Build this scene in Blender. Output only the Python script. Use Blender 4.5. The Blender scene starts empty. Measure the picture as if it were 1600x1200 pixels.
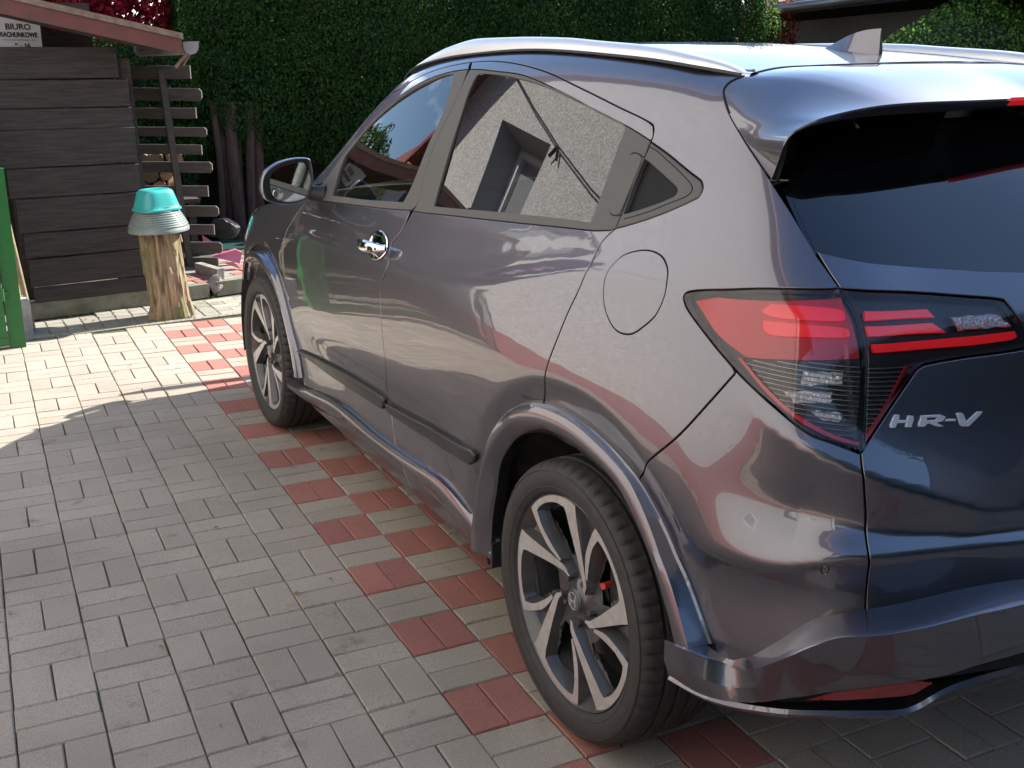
import bpy, bmesh, math, random
import numpy as np
from mathutils import Vector, Matrix
from mathutils.geometry import delaunay_2d_cdt
random.seed(7); rng = np.random.default_rng(7)
SC = bpy.context.scene
COL = SC.collection
# ------------------------------------------------------------------ camera
def look_camera():
    cd = bpy.data.cameras.new('camera'); co = bpy.data.objects.new('camera', cd); COL.objects.link(co)
    yaw, pitch, roll = .4876, -.2868, .0044
    cy, sy, cp, sp = math.cos(yaw), math.sin(yaw), math.cos(pitch), math.sin(pitch)
    f = Vector((sy*cp, cy*cp, sp)); r = Vector((cy, -sy, 0)); u = r.cross(f)
    r2 = r*math.cos(roll)+u*math.sin(roll); u2 = -r*math.sin(roll)+u*math.cos(roll)
    m = Matrix((r2, u2, -f)).transposed().to_4x4(); m.translation = Vector((-2.05803, -1.95505, 1.5518))
    co.matrix_world = m
    cd.sensor_width = 36; cd.lens = 1675.43/1600*36; cd.clip_start = .05; cd.clip_end = 900
    SC.camera = co
look_camera()
# ------------------------------------------------------------------ light: sun from the right and a little ahead
SUN_EL = math.radians(36); SUN_DIR = Vector((1, .2, 0)).normalized()   # horizontal direction towards the sun
sun_vec = (SUN_DIR*math.cos(SUN_EL)+Vector((0, 0, math.sin(SUN_EL)))).normalized()
sd_ = bpy.data.lights.new('sun', 'SUN'); sd_.energy = 4.6; sd_.angle = math.radians(.53); sd_.color = (1.0, .95, .87)
so = bpy.data.objects.new('sun', sd_); COL.objects.link(so)
so.rotation_euler = sun_vec.to_track_quat('Z', 'Y').to_euler()
W = bpy.data.worlds.new('World'); SC.world = W; W.use_nodes = True
wn, wl = W.node_tree.nodes, W.node_tree.links; wn.clear()
sky = wn.new('ShaderNodeTexSky'); sky.sky_type = 'NISHITA'; sky.sun_disc = False
sky.sun_elevation = SUN_EL; sky.sun_rotation = math.atan2(SUN_DIR.x, SUN_DIR.y)
sky.air_density = 1.0; sky.dust_density = .35; sky.ozone_density = 3.0
tc = wn.new('ShaderNodeTexCoord'); mp = wn.new('ShaderNodeMapping'); mp.inputs['Scale'].default_value = (1.0, 1.0, 2.6); mp.inputs['Location'].default_value = (3.1, 1.7, .4)
wl.new(tc.outputs['Generated'], mp.inputs['Vector'])
nz = wn.new('ShaderNodeTexNoise'); nz.inputs['Scale'].default_value = 2.3; nz.inputs['Detail'].default_value = 7; nz.inputs['Roughness'].default_value = .55
nz.inputs['Distortion'].default_value = .3
wl.new(mp.outputs['Vector'], nz.inputs['Vector'])
cr = wn.new('ShaderNodeValToRGB'); cr.color_ramp.elements[0].position = .54; cr.color_ramp.elements[1].position = .70
sx = wn.new('ShaderNodeSeparateXYZ'); wl.new(tc.outputs['Generated'], sx.inputs[0])
lowm = wn.new('ShaderNodeMapRange'); lowm.inputs['From Min'].default_value = .05; lowm.inputs['From Max'].default_value = .55; lowm.inputs['To Min'].default_value = .15; lowm.inputs['To Max'].default_value = -.22
wl.new(sx.outputs[2], lowm.inputs['Value']); adc = wn.new('ShaderNodeMath'); adc.operation = 'ADD'; wl.new(nz.outputs['Fac'], adc.inputs[0]); wl.new(lowm.outputs['Result'], adc.inputs[1])
wl.new(adc.outputs[0], cr.inputs['Fac'])
mx = wn.new('ShaderNodeMix'); mx.data_type = 'RGBA'
wl.new(cr.outputs['Color'], mx.inputs['Factor']); wl.new(sky.outputs['Color'], mx.inputs['A'])
mx.inputs['B'].default_value = (13.0, 13.3, 13.8, 1)
bg = wn.new('ShaderNodeBackground'); bg.inputs['Strength'].default_value = .102
wl.new(mx.outputs['Result'], bg.inputs['Color'])
wo = wn.new('ShaderNodeOutputWorld'); wl.new(bg.outputs['Background'], wo.inputs['Surface'])
SC.view_settings.view_transform = 'Standard'; SC.view_settings.look = 'None'
SC.view_settings.exposure = 1.68; SC.view_settings.gamma = 1.0; SC.view_settings.use_curve_mapping = False
SC.render.engine = 'CYCLES'
SC.cycles.max_bounces = 8; SC.cycles.transparent_max_bounces = 12

# ------------------------------------------------------------------ helpers
def tag(o, label=None, cat=None, group=None, kind=None):
    if label: o['label'] = label
    if cat: o['category'] = cat
    if group: o['group'] = group
    if kind: o['kind'] = kind
    return o
def empty(name, loc=(0,0,0), rz=0, parent=None):
    o = bpy.data.objects.new(name, None); COL.objects.link(o); o.location = loc; o.rotation_euler = (0,0,rz); o.empty_display_size = .1
    if parent: o.parent = parent
    return o
def link(name, me, mat=None, parent=None, loc=None):
    o = bpy.data.objects.new(name, me); COL.objects.link(o)
    if mat is not None and not me.materials:
        for m in (mat if isinstance(mat, (list, tuple)) else [mat]): me.materials.append(m)
    if parent: o.parent = parent
    if loc is not None: o.location = loc
    return o
def mesh(name, V, F, normals=None, smooth=False, sharp=None):
    me = bpy.data.meshes.new(name)
    me.from_pydata([tuple(map(float, v)) for v in V], [], [tuple(map(int, f)) for f in F])
    me.update()
    if smooth or normals is not None: me.shade_smooth()
    if normals is not None: me.normals_split_custom_set_from_vertices([tuple(map(float, n)) for n in normals])
    elif sharp is not None: me.set_sharp_from_angle(angle=math.radians(sharp))
    return me
class MB:
    def __init__(s): s.V = []; s.F = []
    def add(s, V, F):
        k = len(s.V); s.V += [tuple(v) for v in V]; s.F += [tuple(i+k for i in f) for f in F]
    def box(s, c, d, rot=None, bev=0):
        x, y, z = d[0]/2, d[1]/2, d[2]/2
        V = [Vector((a, b, e)) for a in (-x, x) for b in (-y, y) for e in (-z, z)]
        if rot is not None: V = [rot @ v for v in V]
        V = [v+Vector(c) for v in V]
        s.add(V, [(0,1,3,2),(4,6,7,5),(0,4,5,1),(2,3,7,6),(0,2,6,4),(1,5,7,3)])
    def tube(s, pts, rad, n=8, cap=True):
        pts = [Vector(p) for p in pts]; rad = rad if hasattr(rad, '__len__') else [rad]*len(pts)
        rings = []; up = None
        for i, p in enumerate(pts):
            t = (pts[min(i+1, len(pts)-1)]-pts[max(i-1, 0)]).normalized()
            a = (up if up is not None else (Vector((0,0,1)) if abs(t.z) < .9 else Vector((1,0,0))))
            a = (a-t*a.dot(t)).normalized(); b = t.cross(a); up = a
            rings.append([p+(a*math.cos(k*2*math.pi/n)+b*math.sin(k*2*math.pi/n))*rad[i] for k in range(n)])
        V = [v for r in rings for v in r]; F = []
        for i in range(len(pts)-1):
            for k in range(n):
                F.append((i*n+k, i*n+(k+1)%n, (i+1)*n+(k+1)%n, (i+1)*n+k))
        if cap: F.append(tuple(range(n-1, -1, -1))); F.append(tuple((len(pts)-1)*n+k for k in range(n)))
        s.add(V, F)
    def lathe(s, prof, n=32, axis='z', c=(0,0,0), a0=0, a1=2*math.pi):
        full = abs(a1-a0-2*math.pi) < 1e-6; m = n if full else n+1
        V = []
        for r, h in prof:
            for k in range(m):
                a = a0+(a1-a0)*k/n
                p = (r*math.cos(a), r*math.sin(a), h) if axis == 'z' else (h, r*math.cos(a), r*math.sin(a))
                V.append((p[0]+c[0], p[1]+c[1], p[2]+c[2]))
        F = []
        for i in range(len(prof)-1):
            for k in range(n):
                k2 = (k+1) % m if full else k+1
                F.append((i*m+k, i*m+k2, (i+1)*m+k2, (i+1)*m+k))
        s.add(V, F)
    def build(s, name, mat, parent=None, sharp=None, loc=None):
        me = mesh(name, s.V, s.F, smooth=sharp is not None, sharp=sharp)
        return link(name, me, mat, parent, loc)
def loft(rows, n, closed=False):
    # rows: list of polylines (3D), each resampled smoothly to n points; returns V, F
    R = [resample(r, n) for r in rows]; V = [p for r in R for p in r]; F = []
    for i in range(len(R)-1):
        for k in range(n-1): F.append((i*n+k, i*n+k+1, (i+1)*n+k+1, (i+1)*n+k))
    return V, F
def catmull(P, m=8, closed=False):
    P = [np.array(p, float) for p in P]; n = len(P); out = []
    rg = range(n) if closed else range(n-1)
    for i in rg:
        p1, p2 = P[i], P[(i+1) % n]
        p0 = P[(i-1) % n] if closed or i > 0 else 2*p1-p2
        p3 = P[(i+2) % n] if closed or i < n-2 else 2*p2-p1
        for k in range(m):
            t = k/m
            out.append(.5*((2*p1)+(-p0+p2)*t+(2*p0-5*p1+4*p2-p3)*t*t+(-p0+3*p1-3*p2+p3)*t**3))
    if not closed: out.append(P[-1])
    return out
def resample(P, n, smooth=True):
    Q = np.array(catmull(P, 10) if smooth and len(P) > 2 else P, float)
    d = np.concatenate([[0], np.cumsum(np.linalg.norm(np.diff(Q, axis=0), axis=1))])
    t = np.linspace(0, d[-1], n)
    return np.stack([np.interp(t, d, Q[:,k]) for k in range(Q.shape[1])], 1)
# ------------------------------------------------------------------ materials
def mat(name, color, rough=.5, metal=0.0, coat=0.0, coat_rough=.03, spec=.5, noise=0.0, scale=20, col2=None, bump=0.0, bscale=60, emit=None, trans=0.0, alpha=1.0, stretch=None, rvar=0.0, detail=6, ior=1.5):
    m = bpy.data.materials.new(name); m.use_nodes = True
    n, l = m.node_tree.nodes, m.node_tree.links; p = n['Principled BSDF']
    p.inputs['Base Color'].default_value = (*color, 1); p.inputs['Roughness'].default_value = rough; p.inputs['Metallic'].default_value = metal
    p.inputs['Coat Weight'].default_value = coat; p.inputs['Coat Roughness'].default_value = coat_rough
    p.inputs['Specular IOR Level'].default_value = spec; p.inputs['Transmission Weight'].default_value = trans; p.inputs['Alpha'].default_value = alpha
    p.inputs['IOR'].default_value = ior
    if noise or bump or rvar:
        t = n.new('ShaderNodeTexCoord'); mp_ = n.new('ShaderNodeMapping'); l.new(t.outputs['Object'], mp_.inputs['Vector'])
        if stretch: mp_.inputs['Scale'].default_value = stretch
        nt = n.new('ShaderNodeTexNoise'); nt.inputs['Scale'].default_value = scale; nt.inputs['Detail'].default_value = detail; nt.inputs['Roughness'].default_value = .65
        l.new(mp_.outputs['Vector'], nt.inputs['Vector'])
        if noise:
            mixn = n.new('ShaderNodeMix'); mixn.data_type = 'RGBA'
            rmp = n.new('ShaderNodeMapRange'); rmp.inputs['From Min'].default_value = .5-.5/ (1+4*noise); rmp.inputs['From Max'].default_value = .5+.5/(1+4*noise)
            l.new(nt.outputs['Fac'], rmp.inputs['Value']); l.new(rmp.outputs['Result'], mixn.inputs['Factor'])
            mixn.inputs['A'].default_value = (*color, 1); mixn.inputs['B'].default_value = (*(col2 or tuple(c*(1-noise) for c in color)), 1)
            l.new(mixn.outputs['Result'], p.inputs['Base Color'])
        if rvar:
            rr = n.new('ShaderNodeMapRange'); rr.inputs['To Min'].default_value = max(0, rough-rvar); rr.inputs['To Max'].default_value = rough+rvar
            rr.inputs['From Min'].default_value = .3; rr.inputs['From Max'].default_value = .7
            l.new(nt.outputs['Fac'], rr.inputs['Value']); l.new(rr.outputs['Result'], p.inputs['Roughness'])
        if bump:
            nb = n.new('ShaderNodeTexNoise'); nb.inputs['Scale'].default_value = bscale; nb.inputs['Detail'].default_value = 8; nb.inputs['Roughness'].default_value = .65
            l.new(mp_.outputs['Vector'], nb.inputs['Vector'])
            b = n.new('ShaderNodeBump'); b.inputs['Strength'].default_value = 1; b.inputs['Distance'].default_value = bump
            l.new(nb.outputs['Fac'], b.inputs['Height']); l.new(b.outputs['Normal'], p.inputs['Normal'])
    if emit: p.inputs['Emission Color'].default_value = (*emit[:3], 1); p.inputs['Emission Strength'].default_value = emit[3]
    return m
# ---- car body surface: clamped cubic B-spline sheet from the nose, along the left side, round the tail to the centre
import numpy as np
def _basis(n, t):
    # clamped uniform cubic basis, n control points, t in [0, n-3]
    kn = np.concatenate([[0,0,0], np.arange(0, n-2), [n-3]*3]).astype(float)
    t = np.clip(np.asarray(t, float), 0, n-3-1e-9)
    N = [((t >= kn[i]) & (t < kn[i+1])).astype(float) for i in range(len(kn)-1)]
    for k in (1, 2, 3):
        M = []
        for i in range(len(kn)-1-k):
            a = kn[i+k]-kn[i]; b = kn[i+k+1]-kn[i+1]
            v = 0
            if a > 0: v = v+(t-kn[i])/a*N[i]
            if b > 0: v = v+(kn[i+k+1]-t)/b*N[i+1]
            M.append(v+np.zeros_like(t))
        N = M
    return np.stack(N, -1)
def bsurf(net, u, v):
    net = np.asarray(net, float)
    A = _basis(net.shape[0], u); B = _basis(net.shape[1], v)
    return np.einsum('pi,pj,ijk->pk', A, B, net)
def ip(x, xs, ys):
    xs = np.asarray(xs, float); ys = np.asarray(ys, float)
    if xs[0] > xs[-1]: xs, ys = xs[::-1], ys[::-1]
    # monotone cubic hermite
    h = np.diff(xs); d = np.diff(ys)/h
    m = np.zeros_like(ys); m[0], m[-1] = d[0], d[-1]
    for i in range(1, len(xs)-1):
        m[i] = 0 if d[i-1]*d[i] <= 0 else 2*d[i-1]*d[i]/(d[i-1]+d[i])
    x = np.clip(x, xs[0], xs[-1])
    i = np.clip(np.searchsorted(xs, x, side='right')-1, 0, len(xs)-2)
    t = (x-xs[i])/h[i]
    return ys[i]*(1+2*t)*(1-t)**2+m[i]*h[i]*t*(1-t)**2+ys[i+1]*t*t*(3-2*t)+m[i+1]*h[i]*t*t*(t-1)
YS = [3.42,3.36,3.25,3.08,2.88,2.61,2.35,2.1,1.9,1.7,1.5,1.3,1.1,.9,.7,.5,.3,.1,-.08,-.22,-.32]
PH = [12,27,42,57,72,86]
XF = [.85,.68,.5,.33,.16,0,-.16]
def topline(y):
    x = ip(y,[-.4,-.2,.2,.7,1.1,1.4,1.55,1.7,1.85,2.0,2.11,2.25,2.4,2.7,3.0,3.25,3.36,3.45],
             [.575,.58,.59,.595,.595,.592,.592,.60,.62,.655,.69,.72,.72,.69,.66,.60,.52,.42])
    z = ip(y,[-.4,-.2,.2,.7,1.1,1.4,1.55,1.7,1.85,2.0,2.11,2.25,2.4,2.7,3.0,3.25,3.36,3.45],
             [1.51,1.543,1.582,1.603,1.592,1.566,1.535,1.48,1.40,1.285,1.19,1.075,1.03,1.00,.95,.86,.80,.70])
    return x, z
#            zs@y1 zs@y0 zcorner zrear   x@y1   x@y0   yc    yr     rx   bow
ROWS = [
 (.200,.200,.270,.280, .790,.790,-.36,-.74, .28,.05),
 (.215,.215,.290,.300, .845,.845,-.36,-.82, .28,.06),
 (.310,.310,.360,.370, .864,.862,-.36,-.860,.28,.07),
 (.430,.430,.460,.460, .866,.872,-.36,-.875,.28,.08),
 (.560,.560,.560,.560, .876,.882,-.36,-.880,.28,.085),
 (.680,.680,.660,.660, .880,.888,-.36,-.882,.28,.09),
 (.790,.790,.740,.750, .880,.897,-.36,-.880,.28,.10),
 (.870,.880,.830,.830, .878,.893,-.36,-.858,.29,.10),
 (.930,.970,.930,.920, .876,.882,-.35,-.822,.30,.10),
 (.985,1.05,1.02,1.01, .872,.867,-.34,-.800,.30,.10),
 (1.05,1.13,1.11,1.10, .856,.848,-.33,-.788,.30,.11),
 (1.11,1.19,1.18,1.175,.838,.826,-.32,-.768,.30,.12),
 (1.165,1.24,1.24,1.23,.815,.798,-.31,-.730,.29,.13)]
NG = 6
GX = [.165,.345,.535,.715,.87,1.0]; GZ = [.20,.42,.65,.865,.965,1.0]
GR = [  # greenhouse at the tail: z corner, z rear, yc, yr, x, rx, bow
 (1.31,1.30,-.27,-.672,.768,.27,.12),(1.375,1.37,-.23,-.605,.735,.26,.11),(1.44,1.44,-.19,-.535,.70,.25,.10),
 (1.50,1.505,-.15,-.46,.66,.24,.09),(1.525,1.535,-.13,-.41,.63,.23,.08),(1.55,1.56,-.11,-.36,.59,.22,.06)]
def make_net():
    cols = []
    nf = ip
    R = len(ROWS)+NG
    net = np.zeros((len(YS)+len(PH)+len(XF), R, 3))
    for c, y in enumerate(YS):
        k = min(max((1-y)/1.0, 0), 1.0); k = k*k*(3-2*k)
        kk = max(0.0, (y-1)/1.2)
        # front taper and drop of the side rows
        front = ip(y, [1.0,2.2,2.7,3.0,3.2,3.36,3.42], [0,.0,.004,.03,.10,.26,.40])
        for r, w in enumerate(ROWS):
            z = w[0]*(1-k)+w[1]*k; x = w[4]*(1-k)+w[5]*k
            yy = y if y > .1 else .1+(y-.1)*(w[6]-.1)/(-.36-.1)
            if y > 1:   # belt falls forwards, fender top falls to the lamp
                bz = ip(y,[1.0,1.5,2.0,2.4,2.8,3.1,3.42],[1.165,1.135,1.095,1.02,.955,.88,.72])
                f = (z-.2)/(1.165-.2); z = .2+(bz-.2)*f if z > .2 else z
                x = x+(.884-x)*.6*min(1,max(0,(y-1.9)/.4))*(1 if .5<w[0]<.96 else (0 if w[0]<.5 else .45))
            net[c, r] = (-(x-front), yy, z)
        xb, zb = -net[c,len(ROWS)-1,0], net[c,len(ROWS)-1,2]
        yb = net[c,len(ROWS)-1,1]
        for g in range(NG):
            q = GR[g]
            yy = y if y > .1 else .1+(y-.1)*(q[2]-.1)/(-.36-.1)
            xt, zt = topline(yy)
            bulge = .007*np.sin(np.pi*GZ[g])
            wx = GX[g]; wz = GZ[g]
            if y > 2.2: wx = wz = (g+1)/NG
            net[c, len(ROWS)+g] = (-(xb+(xt-xb)*wx+bulge), yy, zb+(zt-zb)*wz)
    for r in range(R):
        if r < len(ROWS):
            w = ROWS[r]; zc,zr,x0,yc,yr,rx,bow = w[2],w[3],w[5],w[6],w[7],w[8],w[9]
        else:
            zc,zr,yc,yr,x0,rx,bow = GR[r-len(ROWS)]
        zs = net[len(YS)-1, r, 2]; x0 = -net[len(YS)-1, r, 0]
        yk = yr+bow; ry = yc-yk
        for j, ph in enumerate(PH):
            a = np.radians(ph); q = ph/90.
            net[len(YS)+j, r] = (-(x0-rx)-rx*np.cos(a)**.92, yc-ry*np.sin(a)**.92, zs+(zc-zs)*min(1,q*1.3))
        xe = x0-rx
        for j, f in enumerate(XF):
            net[len(YS)+len(PH)+j, r] = (-xe*f, yk-bow*(1-f*f), zc+(zr-zc)*(1-abs(f)))
    return net
NET = make_net()
NU, NV = NET.shape[0]-3, NET.shape[1]-3
def softplus(d, w):
    return w*np.log1p(np.exp(np.clip(d/w, -40, 40)))
def carve(P, N):
    x, y, z = P[:,0], P[:,1], P[:,2]
    # contour coordinate: 0 at the side, grows round the corner to 1 at the tail
    s = np.clip((-.35-y)/.5, 0, 1)
    # wheel arch blisters and the crease that runs from the rear one into the tail
    r = np.hypot(y, z-.341); r2 = np.hypot(y-2.61, z-.341)
    zc = ip(y, [-.9,-.745,-.70,-.62,-.5,-.4,-.3], [.745,.742,.728,.700,.686,.68,.68])
    lim = np.clip((-.1-y)/.3, 0, 1)
    d1 = .535+.09*np.clip(-y,0,.4)-r; d2 = (zc-z)*lim - (1-lim)*.5
    m = np.where(y > -.9, np.maximum(d1, d2)+0, 0)
    h = np.clip(.5+.5*(d1-d2)/.05, 0, 1); m = d2*(1-h)+d1*h+.05*h*(1-h)
    fade = 1-.65*np.clip((y-.05)/.4, 0, 1)
    c = -.55*softplus(m, .0075)*fade
    c = -.034*np.tanh(-c/.034)*(1-.55*np.clip((.66-z)/.16, 0, 1)*np.clip((-.25-y)/.1, 0, 1))
    c += -.03*np.tanh(.45*softplus(.52-r2, .012)/.03)*(1-.3*np.clip((2.5-y)/.3,0,1))
    c *= np.clip((abs(x)-.30)/.35, 0, 1)
    # shoulder line: a shelf above it that opens towards the tail
    zl = ip(y, [-.5,-.2,0,.25,.5,.8,1.1,1.5,2.0,2.5], [1.15,1.15,1.125,1.075,1.02,.985,.965,.95,.94,.93])
    amp = ip(y, [-.7,-.45,-.1,.25,.6,.9,1.4,2.0,2.4], [.0,.005,.013,.018,.016,.013,.010,.008,0])
    band = softplus(z-zl, .007)
    c2 = -amp*np.tanh(band/.045)*(lambda w: w*w*(3-2*w))(np.clip((1.58-z)/.18,0,1))
    c = c + np.where(y > -.7, c2, 0)
    # falling crease under the lamps with a scooped face below it
    zt = ip(y, [-.9,-.80,-.783,-.709,-.627,-.5,-.4], [.79,.80,.814,.88,.93,1.0,1.04])
    q = np.clip((zt-z)/np.maximum(zt-zc, .02), -.5, 1.4)
    sp_ = lambda t, w: softplus(t, w)
    g = sp_(q, .045)/.6-sp_(q-.6, .07)*(1/.6+1/.4)+sp_(q-1, .05)/.4
    g = np.clip(g, 0, 1)
    g = g*np.clip(zt-zc,0,.2)*.30
    c += -g*(lambda w: w*w*(3-2*w))(np.clip((-.42-y)/.26,0,1))*np.clip((abs(x)-.15)/.25, 0, 1)
    dz = z-zt; wv = np.where(dz > 0, .045, .030)
    ridge = .017*np.exp(-(np.sqrt((dz/wv)**2+.03)-.173))
    c += ridge*(lambda w: w*w*(3-2*w))(np.clip((-.50-y)/.16,0,1))*np.clip((abs(x)-.38)/.22, 0, 1)
    # concave lower doors
    c += -.016*np.exp(-((z-.50)/.10)**2)*np.clip((y-.55)/.25,0,1)*np.clip((2.15-y)/.25,0,1)
    # scooped panel under the lamps: a crease that falls from the lamp tip into the tail
    return P+N*c[:,None]
def raw(u, v):
    return bsurf(NET, u, v)
def rawn(u, v):
    e = .02
    a = raw(np.minimum(u+e, NU), v)-raw(np.maximum(u-e, 0), v)
    b = raw(u, np.minimum(v+e, NV))-raw(u, np.maximum(v-e, 0))
    n = np.cross(a, b); n /= np.linalg.norm(n, axis=1)[:,None]+1e-12
    return n*NSIGN
NSIGN = 1
_t = rawn(np.array([NU*.5]), np.array([NV*.5]))
if _t[0,0] > 0: NSIGN = -1
def surf(u, v):
    u = np.atleast_1d(np.asarray(u, float)); v = np.atleast_1d(np.asarray(v, float))
    return carve(raw(u, v), rawn(u, v))
def surfn(u, v, e=.012):
    u = np.atleast_1d(np.asarray(u, float)); v = np.atleast_1d(np.asarray(v, float))
    a = surf(np.minimum(u+e, NU), v)-surf(np.maximum(u-e, 0), v)
    b = surf(u, np.minimum(v+e, NV))-surf(u, np.maximum(v-e, 0))
    n = np.cross(a, b); n /= np.linalg.norm(n, axis=1)[:,None]+1e-12
    return n*NSIGN
UC = 30.594
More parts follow.
